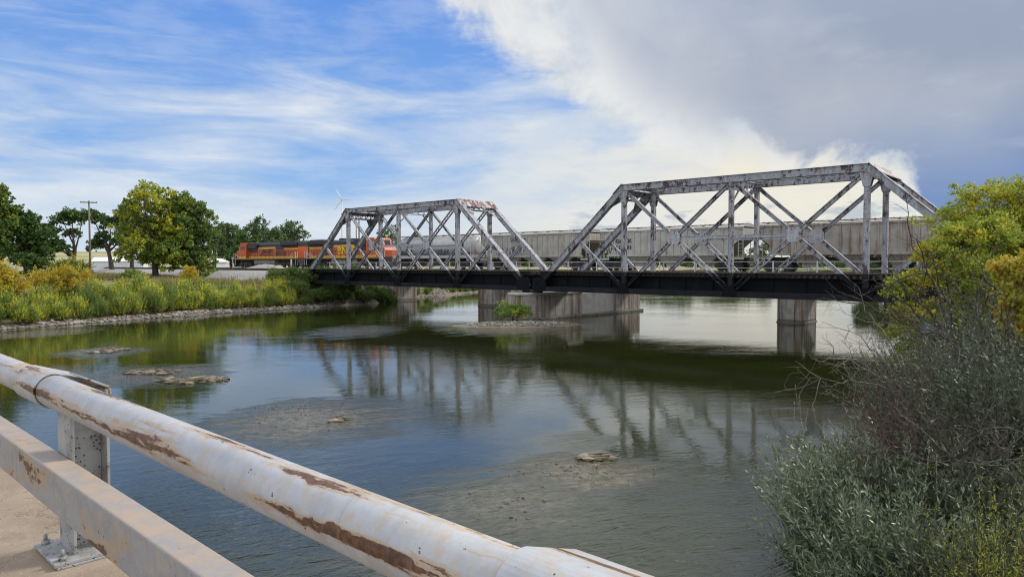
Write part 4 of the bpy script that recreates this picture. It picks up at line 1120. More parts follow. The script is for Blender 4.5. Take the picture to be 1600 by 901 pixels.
# far treeline on the left of the river
def place(px, Y): p = at(px, 412, Y); return (p.x, p.y)
def hfor(py, Y, z0=3.3): return CH + (412-py)/F*Y - z0
LG = 'trees beyond the river on the left'
tree('cottonwood_tree', 'tall green tree cut by the left edge of the frame', 'tree', place(4, 84), hfor(290, 84), 3.3, rblobs(11, 12, (.3, .9)), 16000, .30, 'leaf_green', 11, LG)
tree('cottonwood_tree', 'dark green round tree second from the left edge, behind the golden bushes', 'tree', place(42, 86), hfor(318, 86), 3.6, rblobs(12, 13, (.15, .88), .6, (.35, .5), (.14, .2)), 20000, .28, 'leaf_dark', 12, LG)
tree('cottonwood_tree', 'gnarly open tree with a bent bare trunk left of the tall utility pole', 'tree', place(112, 135), hfor(322, 135), 5.6, [(-.7,0,.62,.33,.12),(-.35,.1,.78,.36,.13),(.05,0,.87,.34,.10),(.35,.1,.8,.3,.11),(-.5,-.1,.42,.3,.13),(-.05,.2,.6,.28,.08),(-.75,.1,.4,.26,.12),(-.2,-.2,.35,.25,.1)], 8500, .38, 'leaf_dark', 13, LG, trunk_r=.42, clump=.26, shell=.4, lean=(.8, 0))
tree('cottonwood_tree', 'gnarly dark tree with a leaning trunk right of the tall utility pole', 'tree', place(175, 130), hfor(330, 130), 5.0, [(-.75,0,.85,.3,.10),(-.4,.1,.78,.3,.1),(.0,0,.70,.36,.12),(.35,.1,.82,.33,.11),(.6,0,.6,.35,.15),(.35,-.1,.42,.3,.12),(-.35,0,.5,.25,.1),(-.6,.1,.36,.3,.13)], 8500, .38, 'leaf_dark', 14, LG, trunk_r=.38, clump=.26, shell=.4, lean=(-.9, 0))
tree('cottonwood_tree', 'small dark tree in front of the long white shed', 'tree', place(206, 132), hfor(345, 132), 3.4, rblobs(15, 8, (.45, .9)), 4500, .36, 'leaf_dark', 15, LG, clump=.26, shell=.4)
tree('cottonwood_tree', 'big broad cottonwood turning yellow in its upper crown', 'tree', place(243, 99), hfor(296, 99, 2.9), 4.9, rblobs(16, 26, (.16, .88), .66, (.36, .5), (.14, .19), -.12), 46000, .27, 'leaf_turning', 16, LG, trunk_r=.4, clump=.22)
tree('cottonwood_tree', 'green cottonwood touching the right side of the yellowing one', 'tree', place(300, 102), hfor(308, 102, 2.9), 4.6, rblobs(17, 24, (.08, .88), .64, (.36, .5), (.14, .19), .2), 38000, .27, 'leaf_green', 17, LG, trunk_r=.4, clump=.22)
tree('cottonwood_tree', 'pale green tree peeping from behind the right side of the big cottonwoods', 'tree', place(335, 150), hfor(352, 150), 4.2, rblobs(18, 9, (.25, .88)), 6000, .38, 'leaf_far', 18, LG)
for i, (px, py, Y, r_, sd_, lb) in enumerate([(362, 346, 195, 5.2, 21, 'grey green tree just left above the leading locomotive cab'), (404, 340, 200, 6.8, 22, 'broad grey green tree above the nose of the leading locomotive'), (452, 347, 205, 6.8, 23, 'rounded grey green tree at the right end of the treeline above the train'), (430, 358, 190, 5.0, 24, 'low grey green tree filling the middle of the treeline above the train'), (384, 360, 186, 5.0, 25, 'low dark grey green tree directly behind the leading locomotive cab'), (482, 378, 215, 5.0, 26, 'small grey green tree at the tail of the treeline left of the truss end post')]):
    tree('cottonwood_tree', lb, 'tree', place(px, Y), hfor(py, Y, 3.6), r_, rblobs(sd_, 11, (.22, .86), .62, (.38, .55), (.15, .22), .3), 7000, .5, 'leaf_far' if i != 4 else 'leaf_dark', sd_, 'treeline above the locomotive', clump=.25)
for i, (px, py, Y, r_, sd_, lb) in enumerate([(606, 350, 300, 8, 31, 'distant pale tree seen through the left truss span above the second locomotive'), (586, 372, 290, 5, 32, 'distant small tree low behind the second locomotive'), (650, 362, 320, 5, 33, 'distant tree top above the smooth rounded hopper car'),
      (1385, 330, 150, 4.5, 34, 'tree top showing above the rust stained hopper car near the vertical post'), (1428, 334, 155, 4.5, 35, 'tree top showing above the rust stained hopper car under the end post'), (1478, 332, 160, 5, 36, 'tree top above the hopper roof right of the sloping end post'), (1188, 379, 330, 7, 38, 'low green tree glimpsed in the gap between the lettered and the rust stained hopper cars'),
      (1350, 345, 150, 3.5, 37, 'low tree top just left of the right span vertical above the hopper')]):
    tree('distant_tree', lb, 'tree', place(px, Y), hfor(py, Y, 3.6), r_, rblobs(sd_, 9, (.3, .88), .6, (.35, .5), (.14, .2)), 5000, .5, 'leaf_far', sd_, 'distant trees beyond the train', clump=.25)

# shrubs and bushes: leafy stems, no trunk
def shrub(name, label, base, h, r, n, lsize, leafm, seed, group=None, k=8, clump=.3, z0=None, aspect=.5, stems=7, flat=0):
    g = rs(seed); zz = gh(base[0], base[1]) if z0 is None else z0
    root = empty(name, label, 'shrub', (base[0], base[1], zz-.05), 0, group)
    B = []
    for i in range(k):
        an, rad = i*2.4+g.uniform(-.4, .4), r*.62*((i+.5)/k)**.5
        hh = h*(1-.45*(rad/r)**2)*g.uniform(.8, 1.05); B.append((rad*math.cos(an), rad*math.sin(an), hh*.52, r*.42, r*.42, hh*.5))
    mb = MB()
    for i in range(stems):
        b = B[i % k]; mb.tube([(b[0]*.3, b[1]*.3, 0), (b[0]*.7, b[1]*.7, b[2]), (b[0]*1.1, b[1]*1.1, b[2]+b[5]*.8)], [.035, .025, .01], 4, False)
    mb.build('stem', M['bark_dark'], root, 0, False)
    crown('foliage', g, B, n, lsize, M[leafm], root, clump, .45, 26, aspect)
    return root
def sprigs(name, g, starts, dirs, L, m, parent, nleaf=34, lsize=.085, aspect=.2, bend=.35, up=.15, spread=.55, stemm='bark_dark', ret=False, tip0=.25, droop=0):
    """stems that arch outward, each carrying pairs of narrow leaves"""
    k = len(starts); seg = 9; P = [starts]; d = unit(dirs); step = L[:, None]/seg
    for i in range(seg):
        d = unit(d + g.normal(size=(k, 3))*bend/seg + np.array([0, 0, (up-droop*i/seg)/seg*3])); P.append(P[-1]+d*step)
    P = np.stack(P, 1)                                  # k, seg+1, 3
    u = tip0 + (1-tip0)*g.rand(k, nleaf)**.85; f_ = u*seg; i0 = np.minimum(f_.astype(int), seg-1); fr = (f_-i0)[..., None]; kk = np.arange(k)[:, None]
    a, b = P[kk, i0], P[kk, i0+1]; pos = a*(1-fr)+b*fr; dr = unit(b-a)
    ax = unit(dr*.9 + g.normal(size=pos.shape)*spread); nr = unit(g.normal(size=pos.shape)*.7 + np.array([0, 0, 1.0]))
    ln = lsize*(.55+.75*g.rand(k, nleaf)); ln *= (1.15-.5*u)
    V = leaf_verts(pos.reshape(-1, 3), ax.reshape(-1, 3), nr.reshape(-1, 3), ln.ravel(), ln.ravel()*aspect)
    leaves_mesh(name, V, m, parent)
    # stems as thin ribbons crossed two ways
    A = P[:, :-1].reshape(-1, 3); B_ = P[:, 1:].reshape(-1, 3); dd = unit(B_-A); w = np.repeat(.0042*(1-np.arange(seg)/seg*.7)[None], k, 0).ravel()[:, None]
    VV = []
    for ref in (np.array([0, 0, 1.0]), np.array([1.0, .3, 0])):
        s_ = unit(np.cross(dd, ref))*w; VV.append(np.stack([A-s_, A+s_, B_+s_*.9, B_-s_*.9], 1).reshape(-1, 3))
    leaves_mesh('stem', np.concatenate(VV), M[stemm], parent)
def willow(label, c, r, h, k, m, seed, nleaf=34, lsize=.15, aspect=.22, name='sandbar_willow', group='silver willows on the right bank', flat=.9, z0=None, hubj=.15, **kw):
    g = rs(seed); z0 = max(gh(c[0], c[1]), 0)-.1 if z0 is None else z0
    root = empty(name, label, 'shrub', (c[0], c[1], z0), 0, group)
    hub = unit(g.normal(size=(max(k//20, 6), 3))); dirs = unit(hub[g.randint(len(hub), size=k)] + g.normal(size=(k, 3))*hubj); dirs[:, 2] = np.abs(dirs[:, 2])*flat+.12; dirs = unit(dirs)
    st = np.stack([g.uniform(-.35, .35, k)*r, g.uniform(-.35, .35, k)*r, g.uniform(0, .3, k)*h], 1)
    ell = 1/np.sqrt((dirs[:, 0]/r)**2+(dirs[:, 1]/r)**2+(dirs[:, 2]/h)**2)
    L_ = ell*g.uniform(.5, 1.05, k)
    sprigs('foliage', g, st, dirs, L_, M[m], root, nleaf, lsize, aspect, **kw)
    return root

BS = 'willow shrubs along the left shore'
gr = rs(5)
protos = []
for i, (lm, h, r_) in enumerate([('leaf_bank', 3.0, 1.9), ('leaf_bank', 2.5, 1.8), ('leaf_bank_green', 3.1, 2.0), ('leaf_bank_green', 2.5, 1.8)]):
    protos.append(willow(['yellow green willow shrub in the dense row above the rocky left shore', 'green willow shrub in the dense row above the rocky left shore'][i > 1], (-40, 60+i), r_, h, 330, lm, 40+i, 26, .20, .34, 'bank_willow', BS, 1.6, up=.5, spread=.6, hubj=.35))
# walk along the left shore line, set back a little
def along(pl, step):
    out = []; acc = 0
    for (ax, ay), (bx, by) in zip(pl[:-1], pl[1:]):
        L_ = math.hypot(bx-ax, by-ay); k = int(L_/step)+1
        for i in range(k): out.append((ax+(bx-ax)*i/k, ay+(by-ay)*i/k, -(by-ay)/L_, (bx-ax)/L_))
    return out
used = [0]*4; cnt = 0
for row, (off, st, sc_) in enumerate(((1.2, 1.3, .70), (2.9, 1.45, .86), (5.0, 1.6, .80))):
    for (x_, y_, nx, ny) in along([(-49,47),(-41,56.5),(-32,74),(-23.6,85),(-18.4,99.6),(-14.5,111),(-6.5,127),(5,150),(22,178)], st):
        X_, Y_ = x_+nx*off+gr.uniform(-.5, .5), y_+ny*off+gr.uniform(-.5, .5)
        D_, T_ = C_*X_+S_*Y_, -S_*X_+C_*Y_
        if D_ > 46.5 and row > 1: continue
        if 62 < D_ < 69 and 75 < T_ < 81: continue
        pxx = 800+F*X_/Y_
        if row == 2 and gr.rand() < .12: continue
        k = gr.choice([0, 1, 2, 3], p=[.36, .28, .2, .16]) if D_ < 47 else gr.choice([2, 3])
        s_ = sc_*gr.uniform(.8, 1.12)*(.62 if D_ > 46.5 else 1); loc = (X_, Y_, gh(X_, Y_)-.1)
        if not used[k]:
            protos[k].location = loc; protos[k].scale = (s_, s_, s_); used[k] = 1; o = protos[k]
        else: o = dup(protos[k], loc, gr.uniform(0, 6.28), None, None, (s_, s_, s_*gr.uniform(.85, 1.15)))
        cnt += 1
        if D_ > 46.5: o['label'] = 'low green shrub growing in the shade below the left end of the bridges'; o['group'] = 'shrubs in the shade of the bridges'
print('bank shrubs', cnt)
GS = 'golden bushes on the left bank'
shrub('golden_bush', 'tall orange yellow bush cut by the left edge of the frame', place(8, 61), 4.6, 2.0, 7000, .18, 'leaf_gold', 51, GS, 9)
shrub('golden_bush', 'bright yellow bush with upright shoots right of the dark green tree', place(100, 66), 4.2, 1.8, 5500, .18, 'leaf_gold', 52, GS, 8)
shrub('golden_bush', 'small yellow bush between the two larger golden bushes', place(62, 66), 3.0, 1.3, 2600, .17, 'leaf_gold', 53, GS, 6)
shrub('golden_bush', 'yellow patch of bush on the bank below the big cottonwoods', place(296, 82), 2.5, 1.3, 2600, .17, 'leaf_gold', 54, GS, 6)
shrub('golden_bush', 'low orange bush at the foot of the tall utility pole', place(134, 71), 2.3, 1.0, 1800, .16, 'leaf_gold', 55, GS, 6)
shrub('olive_bush', 'olive round bush left of the utility pole foot', place(108, 92), 3.1, 3.0, 6500, .22, 'leaf_bank_green', 56, None, 9)
shrub('olive_bush', 'olive bush in the dry grass below the white shed', place(205, 92), 1.7, 1.8, 3000, .2, 'leaf_bank_green', 57, None, 7)
shrub('river_weed_clump', 'yellow flowering weed clump on the gravel bar at the pier nose', (0.0, 61.7), 1.85, 2.0, 9500, .14, 'leaf_bank_green', 58, None, 9)
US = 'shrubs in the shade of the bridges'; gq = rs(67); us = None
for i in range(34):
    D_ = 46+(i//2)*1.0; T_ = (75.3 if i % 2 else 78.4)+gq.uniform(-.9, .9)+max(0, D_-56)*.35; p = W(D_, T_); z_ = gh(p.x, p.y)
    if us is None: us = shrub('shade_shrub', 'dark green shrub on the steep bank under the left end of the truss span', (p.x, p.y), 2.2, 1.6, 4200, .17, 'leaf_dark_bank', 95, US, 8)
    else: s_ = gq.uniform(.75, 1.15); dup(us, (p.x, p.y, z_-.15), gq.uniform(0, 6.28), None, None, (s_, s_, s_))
FB = 'low bushes on the far bank behind the train'
fb = None; gq = rs(66)
for i in range(34):
    px = 640+i*27+gq.uniform(-9, 9); Y = gq.uniform(225, 300)
    while gh(*place(px, Y)) < 2.0: Y += 12        # stay on dry land
    if i == 0: fb = shrub('distant_bush', 'low dull green bush on the far bank, glimpsed under and between the hopper cars', place(px, Y), 6.0, 6.5, 2600, .8, 'leaf_far', 91, FB, 7)
    else:
        p = place(px, Y); s_ = gq.uniform(.8, 1.5); dup(fb, (p[0], p[1], gh(*p)-.1), gq.uniform(0, 6.28), None, None, (s_*1.2, s_*1.2, s_))

# dry grass
def grass_field(name, label, pts, h, m, seed, w=.02):
    g = rs(seed); k = len(pts); z = hgt(pts[:, 0], pts[:, 1])[0]
    pos = np.concatenate([pts, z[:, None]-.03], 1); ax = unit(g.normal(size=(k, 3))*.28+np.array([0, 0, 1])); nr = unit(g.normal(size=(k, 3)))
    L_ = h*(.5+g.rand(k)); V = leaf_verts(pos, ax, nr, L_, np.full(k, w)*(1+g.rand(k)))
    return tag(leaves_mesh(name, V, m), label, None, None, 'stuff')
g = rs(79); kk = 30000; Xf = g.uniform(-24, 40, kk); Yf = g.uniform(84, 215, kk); z, d, bal, sh, far = hgt(Xf, Yf); kp = (d > 1.0) & (d < 14) & (bal < .4)
grass_field('shore_grass', 'green grass on the shaded far shore under the bridges', np.stack([Xf[kp], Yf[kp]], 1), .7, M['leaf_bank_green'], 80, .12)
g = rs(77); T = g.uniform(80, 165, 42000); D = g.uniform(34, 48.5, 42000); P2 = np.stack([C_*D-S_*T, S_*D+C_*T], 1)
z, d, bal, sh, far = hgt(P2[:, 0], P2[:, 1]); keep = (d > 2.5) & (bal < .4+.3*g.rand(len(d))); P2 = P2[keep]
P2 = P2[vnoise(P2[:, 0], P2[:, 1], 2.5, 9) + .25*g.rand(len(P2)) > .48]
grass_field('dry_grass', 'dry tan and green grass below the railway embankment', P2, .55, M['grass'], 78, .06)
# ------------------------------------------------------------------ right bank, close to the eye
willow('silvery green willow spilling over the water at the lower right', at(1362, 760, 11.6)[:2], 1.95, 2.3, 1050, 'leaf_silver', 101, 50)
willow('silver willow in front, cut by the bottom edge of the frame', at(1420, 880, 9.6)[:2], 1.5, 2.0, 700, 'leaf_silver', 102, 50)
willow('pale willow left of the dead reddish brush, reaching farthest over the river', at(1318, 700, 13.4)[:2], 1.15, 2.3, 520, 'leaf_silver', 103, 46)
willow('dull green willow in the middle of the right bank thicket', at(1500, 700, 11.0)[:2], 1.6, 2.2, 700, 'leaf_silver_dark', 104, 44)
willow('dark willow at the right edge of the frame behind the feathery bush', at(1590, 620, 12.5)[:2], 2.0, 3.2, 1000, 'leaf_silver_dark', 105, 50)
willow('grey green willow below the yellow green trees', at(1500, 560, 16.0)[:2], 2.3, 3.3, 1000, 'leaf_silver_dark', 106, 50, .13)
willow('dull willow filling the bottom right corner', at(1560, 860, 8.6)[:2], 1.5, 2.2, 600, 'leaf_silver_dark', 107, 44)
willow('feathery yellow green bush at the right edge near the bottom', at(1612, 745, 7.9)[:2], 1.35, 2.95, 900, 'leaf_feather', 108, 60, .06, .16, 'feathery_bush', None, up=.3)
willow('upright pale seed stalks standing in the willow thicket', at(1440, 720, 10.2)[:2], 1.1, 2.9, 50, 'seed', 109, 70, .03, .6, 'seed_stalk_clump', None, flat=2.2, spread=.5, tip0=.55, stemm='twig_grey')
willow('pale pinkish seed stalks leaning over the river edge', at(1262, 650, 13.6)[:2], 1.1, 2.6, 60, 'seed', 110, 60, .03, .6, 'seed_stalk_clump', None, flat=1.4, spread=.5, tip0=.5, stemm='twig_grey')
willow('willow clump on the bank behind the dead branches', at(1450, 520, 19)[:2], 2.2, 3.0, 600, 'leaf_silver_dark', 111, 44, .14)
willow('dark willow clump at the foot of the yellow green trees', at(1570, 540, 18)[:2], 2.6, 3.8, 800, 'leaf_silver_dark', 112, 44, .14)

def brush(name, label, c, k, L_, r_, mk, seed, dirb=(0, 0, .5), depth=3, spread=1.0, z0=None, split=3, cat='dead brush', bend=.5):
    g = rs(seed); mb = MB()
    z0 = max(gh(c[0], c[1]), 0) if z0 is None else z0
    for i in range(k):
        d = Vector(g.normal(size=3))*spread + Vector(dirb); s0 = Vector((g.uniform(-.3, .3), g.uniform(-.3, .3), 0))
        branch(mb, g, s0, d, L_*g.uniform(.7, 1.1), r_, depth, 5, bend, split, None, .02)
    o = mb.build(name, M[mk], None, 0, False); o.location = (c[0], c[1], z0); tag(o, label, cat); return o
brush('dead_brush', 'tangle of bare reddish brown twigs above the silver willows', at(1450, 600, 11.9)[:2], 30, 1.5, .015, 'twig_red', 121, (-.3, -.5, .7), 3, .75, 1.7, 3)
brush('dead_brush', 'second reddish twig tangle nearer the water', at(1385, 600, 12.6)[:2], 22, 1.3, .013, 'twig_red', 122, (-.5, -.3, .7), 3, .75, 1.4, 3)
brush('dead_brush', 'bleached grey twigs caught on top of the willow thicket', at(1490, 640, 11.2)[:2], 9, 1.3, .012, 'twig_grey', 123, (-.2, -.5, .8), 3, .7, 2.0, 3)
brush('dead_brush', 'grey brown twig tangle under the yellow green trees', at(1520, 540, 15.5)[:2], 26, 1.9, .016, 'twig_grey', 124, (-.1, -.3, 1.0), 3, .7, 2.2, 3)
# long bare branches leaning out over the river
def boughs(name, label, base, tips, r_, mk, seed, cat='bare branches', sub=7, subL=1.0):
    g = rs(seed); mb = MB(); base = Vector(base)
    for tp in tips:
        tp = Vector(tp); n = 9; pts = []
        for i in range(n+1):
            u_ = i/n; p = base.lerp(tp, u_); p.z += math.sin(u_*math.pi)*.12*(tp-base).length*.6; p += Vector(g.normal(size=3))*.05*(0 if i == 0 else 1); pts.append(p-base)
        mb.tube(pts, [r_*(1-.85*i/n) for i in range(n+1)], 6, False)
        for j in range(sub):
            i = g.randint(3, n+1); dd = (pts[i]-pts[i-1]).normalized()+Vector(g.normal(size=3))*.6
            branch(mb, g, pts[i], dd, subL*g.uniform(.5, 1.1), r_*.33, 2, 5, .45, 2, None, .02)
    o = mb.build(name, M[mk], None, 0, False); o.location = base; tag(o, label, cat); return o
b1 = at(1445, 640, 16.5)
boughs('bare_bough', 'bare grey branches reaching left over the river beside the thicket', b1, [at(1290, 548, 16.5), at(1318, 510, 17), at(1265, 590, 15.5), at(1330, 570, 16.0), at(1350, 480, 18)], .028, 'twig_grey', 131, sub=6, subL=1.1)
b2 = at(1500, 560, 20)
boughs('bare_tree', 'dark bare branching stems in front of the yellow green tree', b2, [at(1405, 440, 20), at(1420, 372, 20.5), at(1455, 400, 20), at(1375, 452, 20), at(1392, 500, 19.5), at(1340, 478, 20)], .05, 'bark_dark', 132, 'bare tree', 7, 1.3)
b3 = at(1590, 620, 15)
boughs('bare_tree', 'dark slanting bare stem at the right edge below the orange leaves', b3, [at(1480, 430, 17), at(1520, 400, 17), at(1560, 470, 15), at(1450, 520, 16)], .045, 'bark_dark', 133, 'bare tree', 6, 1.0)

# box elders
def elder(label, px, py_top, Y, r, base_px, blobs, n, m, seed, ls=.12):
    p = at(base_px, 412, Y); z0 = gh(p.x, p.y); h = CH+(412-py_top)/F*Y - z0
    return tree('box_elder_tree', label, 'tree', (p.x, p.y), h, r, blobs, n, ls, m, seed, 'box elder trees on the right bank', 'bark_dark', .12, clump=.30, shell=.35, nclump=60, aspect=.5)
elder('yellow green box elder at the front of the group, nearest the end of the truss', 1490, 338, 25, 2.9, 1512, [(-.42,-.1,.78,.28,.10),(-.12,0,.86,.32,.10),(.1,0,.88,.36,.12),(.4,.1,.9,.36,.12),(-.25,-.2,.66,.42,.15),(.2,-.2,.64,.45,.15),(-.72,0,.60,.28,.12),(-.55,-.1,.42,.36,.14),(0,-.2,.4,.5,.16),(.5,-.1,.5,.4,.16),(-.85,-.1,.36,.22,.10),(.75,0,.75,.4,.15),(-.5,-.1,.22,.4,.12),(.1,-.2,.22,.5,.13),(.6,-.1,.3,.4,.13)], 60000, 'leaf_elder', 141)
elder('taller yellow green box elder behind at the right edge', 1570, 280, 29, 4.1, 1585, [(-.3,0,.9,.3,.09),(.1,0,.93,.3,.09),(-.5,0,.76,.35,.12),(0,-.1,.76,.42,.14),(.45,0,.82,.42,.14),(-.35,-.2,.56,.42,.15),(.15,-.2,.52,.45,.16),(.6,0,.6,.4,.15),(-.4,0,.4,.3,.12),(.9,0,.75,.4,.2)], 60000, 'leaf_elder', 142)
elder('orange leaved box elder branch hanging in at the right edge', 1612, 385, 15.5, 1.25, 1634, [(-.55,0,.86,.36,.10),(0,0,.93,.4,.1),(-.5,-.1,.70,.4,.12),(.1,0,.75,.5,.13),(-.45,0,.55,.35,.1),(.1,0,.55,.5,.12)], 15000, 'leaf_orange', 143, .10)

# under-bank ground cover so no bare ground shows
g = rs(88); k = 26000; X2 = g.uniform(4.5, 34, k); Y2 = g.uniform(4, 42, k); z, d, bal, sh, far = hgt(X2, Y2)
kp = (d > .3) & (d < 16) & (X2 > 0); P2 = np.stack([X2[kp], Y2[kp]], 1)
grass_field('bank_undergrowth', 'dark tangled undergrowth on the right bank', P2, .8, M['leaf_silver_dark'], 89, .05)

# ------------------------------------------------------------------ rocks
def rock_proto(g, r):
    bm = bmesh.new(); bmesh.ops.create_icosphere(bm, subdivisions=1, radius=1)
    for v in bm.verts: v.co *= 1+g.uniform(-.28, .28)
    vs = np.array([v.co[:] for v in bm.verts]); fs = [[v.index for v in f.verts] for f in bm.faces]; bm.free(); return vs, fs
g = rs(99); RP = [rock_proto(g, 1) for _ in range(6)]
def rocks(name, label, P2, sizes, m, seed, sink=.25, kind='stuff', zoff=None):
    g = rs(seed); V, Q = [], []; base = 0; z = hgt(P2[:, 0], P2[:, 1])[0] if zoff is None else zoff
    for i in range(len(P2)):
        vs, fs = RP[g.randint(6)]; s_ = sizes[i]; an = g.uniform(0, 6.28); c, s2 = math.cos(an), math.sin(an)
        v = vs*np.array([1, g.uniform(.6, 1), g.uniform(.4, .7)])*s_; v = np.stack([v[:, 0]*c-v[:, 1]*s2, v[:, 0]*s2+v[:, 1]*c, v[:, 2]], 1)
        V.append(v+np.array([P2[i, 0], P2[i, 1], z[i]+s_*(.45-sink)])); Q += [[a+base for a in f] for f in fs]; base += len(vs)
    me = np_mesh(name, np.concatenate(V), np.array(Q), 3); o = link_mesh(name, me, m)
    return tag(o, label, None, None, kind) if kind else tag(o, label)
def shore_pts(pl, n, lo, hi, g):
    out = []; seg = [(a, b, math.hypot(b[0]-a[0], b[1]-a[1])) for a, b in zip(pl[:-1], pl[1:])]; tot = sum(s_[2] for s_ in seg)
    for a, b, L_ in seg:
        for i in range(int(n*L_/tot)):
            u_ = g.rand(); o_ = g.uniform(lo, hi); nx, ny = -(b[1]-a[1])/L_, (b[0]-a[0])/L_
            out.append((a[0]+(b[0]-a[0])*u_+nx*o_, a[1]+(b[1]-a[1])*u_+ny*o_))
    return np.array(out)
PLS = [(-52,45),(-41,56.5),(-32,74),(-23.6,85),(-18.4,99.6),(-14.5,111),(-6.5,127),(5,150)]
P2 = shore_pts(PLS, 1900, -.3, .75, g); rocks('shore_gravel', 'band of small pale rocks along the left waterline', P2, g.uniform(.07, .24, len(P2)), M['rock'], 1)
# larger separate boulders
P2 = shore_pts(PLS[:-2], 90, -.2, .6, g); proto = None
for i, (x_, y_) in enumerate(P2):
    if proto is None:
        vs, fs = RP[2]; proto = MB().add([tuple(v) for v in vs*np.array([1, .8, .5])], fs).build('shore_boulder', M['rock']); o = proto
        tag(o, 'larger pale boulder among the gravel of the left waterline', 'boulder', 'boulders along the left waterline')
    else: o = proto.copy(); COL.objects.link(o)
    s_ = g.uniform(.28, .55); o.location = (x_, y_, gh(x_, y_)+.02); o.scale = (s_, s_*g.uniform(.7, 1), s_*g.uniform(.7, 1)); o.rotation_euler = (0, 0, g.uniform(0, 6.28))
an = g.uniform(0, 6.28, 900); rr = g.rand(900)**.5; Xg = .3+rr*4.4*np.cos(an); Yg = 60.4+rr*1.9*np.sin(an); Xg += (Yg-60)*.6
zz = hgt(Xg, Yg)[0]; kp = zz > -.03; rocks('bar_gravel', 'pale pebbles on the gravel bar at the pier nose', np.stack([Xg[kp], Yg[kp]], 1), g.uniform(.06, .18, kp.sum()), M['rock'], 2)
# rocks round the shore pier
T = g.uniform(73, 80, 200); D = g.uniform(59, 66, 200); P2 = np.stack([C_*D-S_*T, S_*D+C_*T], 1)
z = hgt(P2[:, 0], P2[:, 1])[0]; kp = z > -.4; rocks('pier_riprap', 'riprap rocks round the foot of the shore pier', P2[kp], g.uniform(.15, .4, kp.sum()), M['rock'], 3)
# stones breaking the surface on the shoals
SP2 = []
for (px, py, hh, ww, n_) in ((480, 655, 26, 110, 70), (915, 735, 20, 100, 80), (800, 780, 34, 120, 30), (240, 580, 12, 110, 90), (440, 634, 6, 60, 50), (165, 549, 6, 50, 40)):
    for i in range(n_):
        q_ = on(px + g.normal()*ww*.45, py + g.normal()*hh*.45); SP2.append((q_.x, q_.y))
SP2 = np.array(SP2); rocks('shoal_stones', 'dark wet stones just breaking the surface of the shoals', SP2, g.uniform(.02, .06, len(SP2)), M['debris'], 6, .25, 'stuff', np.full(len(SP2), -.014))
# drift piles on the shoals
def drift(name, label, px, py, wpx, hpx, seed, n=110):
    c = on(px, py); ex = wpx/F*c.y/2; ey = hpx/F*c.y*c.y/CH/2; g = rs(seed); mb = MB()
    for i in range(n):
        an, rd = g.uniform(0, 6.28), g.rand()**.6; x_, y_ = ex*rd*math.cos(an), ey*rd*math.sin(an)
        if i % 3 == 0:
            a2 = g.uniform(-.5, .5); l_ = g.uniform(.1, .32); z_ = g.uniform(.02, .12)*(1.3-rd)
            mb.bar((x_-l_*math.cos(a2), y_-l_*math.sin(a2), z_), (x_+l_*math.cos(a2), y_+l_*math.sin(a2), z_+g.uniform(-.05, .1)), .03, .03)
        else:
            vs, fs = RP[i % 6]; s_ = g.uniform(.05, .17); mb.add([tuple(v*np.array([1.6, 1, .55])*s_+np.array([x_, y_, .02])) for v in vs], fs)
    o = mb.build(name, M['debris']); o.location = (c.x, c.y, 0); tag(o, label, 'drift pile', 'drift piles stranded on the shoals')
drift('drift_pile', 'stranded drift pile farthest upstream on the left, nearest the golden bushes', 170, 548, 52, 9, 1, 80)
drift('drift_pile', 'long low drift pile in the middle of the left shoals', 236, 582, 84, 9, 2, 90)
drift('drift_pile', 'largest mat of drift wood on the left shoals, right of the others', 300, 594, 110, 11, 3, 130)
drift('drift_pile', 'small clump of twigs and mud on the shoal in the lower middle of the river', 932, 716, 44, 8, 4, 60)
drift('drift_pile', 'tiny snag standing in the shallow water above the white pipe', 530, 657, 12, 6, 5, 26)

# ------------------------------------------------------------------ poles, signs, buildings, turbine
def pole(label, px, Y, ptop, r_=.16, arms=((-.6, 1.25),), group='timber utility poles', lean=0, name='utility_pole'):
    x_, y_ = place(px, Y); z0 = gh(x_, y_); h = CH+(412-ptop)/F*Y - z0
    r = empty(name, label, 'utility pole', (x_, y_, z0), R(20), group)
    MB().tube([(0, 0, -.3), (lean*.5, 0, h*.5), (lean, 0, h)], [r_*1.15, r_, r_*.8], 10).build('pole', M['pole'], r)
    for dz, w in arms:
        MB().box(-w+lean, w+lean, -.19, -.08, h+dz, h+dz+.14).build('crossarm', M['pole'], r)
        q = MB()
        for e in (-1, -.55, .55, 1): q.tube([(e*w*.92+lean, -.135, h+dz+.14), (e*w*.92+lean, -.135, h+dz+.32)], [.06, .045], 8)
        q.build('insulator', M['grey_steel'], r)
    return r
pole('tall timber utility pole with one crossarm in front of the gnarly trees', 141, 92, 314, .12, ((-.3, 1.0),))
pole('short timber pole by the white shed behind the gnarly trees', 171, 150, 381, .17, ((-.3, 1.3),))
pole('bare timber pole behind the left truss span, the left of a pair', 557, 170, 343, .14, ())
pole('taller timber pole behind the left truss span, the right of a pair', 561.5, 170, 338, .2, ())
def shed(label, px0, px1, Y, pyr, pye, cat='shed', name='white_shed'):
    a, b_ = at(px0, 412, Y), at(px1, 412, Y*1.02); c = (a+b_)/2; z0 = gh(c.x, c.y); w = (b_-a).length/2; an = math.atan2(b_.y-a.y, b_.x-a.x)
    he, hr = CH+(412-pye)/F*Y-z0, CH+(412-pyr)/F*Y-z0
    r = empty(name, label, cat, (c.x, c.y, z0), an)
    MB().box(-w, w, -3.2, 3.2, -.5, he).build('wall', M['shed'], r)
    MB().prismx([(-3.5, he-.05), (0, hr), (3.5, he-.05), (3.5, he+.02), (0, hr+.08), (-3.5, he+.02)], -w-.3, w+.3).build('roof', M['shed_roof'], r)
    MB().box(w*.65, w*.65+1.2, -3.24, -3.202, 0, 2.1).build('door', M['grey_steel'], r)
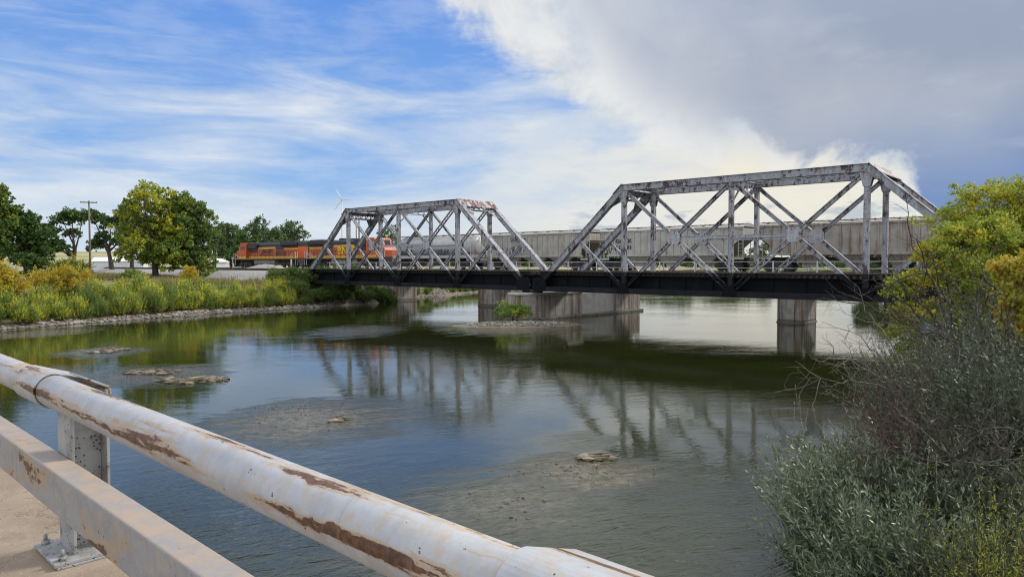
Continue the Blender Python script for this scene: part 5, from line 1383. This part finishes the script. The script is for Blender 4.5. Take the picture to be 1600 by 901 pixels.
M['shed'] = simple('white_metal_siding', (.62,.62,.60), .6); M['shed_roof'] = simple('pale_metal_roof', (.68,.68,.69), .45)
shed('long low white shed behind the gnarly trees on the left', 150, 228, 165, 402, 408)
shed('small white building seen between the cottonwoods and the locomotive', 318, 345, 175, 404, 409, 'building', 'white_building')
# grassy rise with a fence line is left to the ground sheet
def sign(label, px, D_, ptop, pb, w, name, mk, plate=True, cat='track sign'):
    u_ = (px-800)/F; T_ = D_*(C_-S_*u_)/(S_+C_*u_); p = W(D_, T_); z0 = gh(p.x, p.y); h = CH+(412-ptop)/F*p.y - z0
    r = empty(name, label, cat, (p.x, p.y, z0), ROT)
    MB().box(-.05, .05, -.05, .05, -.2, h).build('post', M['grey_steel'] if mk else M['bark_dark'], r)
    if plate: MB().box(-w, w, -.075, -.052, h-1.0, h).build('plate', M['rail_white'], r, bevel=.01)
    else: MB().box(-w, w, -.16, .1, h-.3, h).build('lamp_head', M['rail_white'], r, bevel=.02)
sign('narrow white milepost board standing before the second half of the leading locomotive', 456, 50.5, 405, 425, .17, 'milepost_sign', False)
sign('slim white marker post left of the leading locomotive nose', 364, 63, 402, 418, .12, 'marker_post', True, False, 'marker post')
# wind turbine
x_, y_ = place(534.8, 1200); z0 = gh(x_, y_); zh = CH+(412-313)/F*1200-z0
r = empty('wind_turbine', 'distant white wind turbine above the left truss span', 'wind turbine', (x_, y_, z0), R(12))
MB().tube([(0, 0, -2), (0, 0, zh*.5), (0, 0, zh)], [1.5, 1.1, .8], 14).build('tower', M['turb'] if 'turb' in M else M['pole_grey'] if 'pole_grey' in M else M['grey_steel'], r)
MB().box(-1.2, 1.2, -3, 4, zh-1.1, zh+1.4).build('nacelle', M['grey_steel'], r, bevel=.3)
for a_ in (0, 118, 242):
    c_ = math.radians(90+28+a_); dx, dz = math.cos(c_), math.sin(c_); q = MB()
    q.tube([(0, -5, zh+.3), (dx*5, -5, zh+.3+dz*5), (dx*22, -5, zh+.3+dz*22)], [.7, 1.1, .3], 6); q.build('blade', M['grey_steel'], r)
MB().tube([(0, -5.8, zh+.3), (0, -4, zh+.3)], [.4, 1.0], 12).build('hub', M['grey_steel'], r)
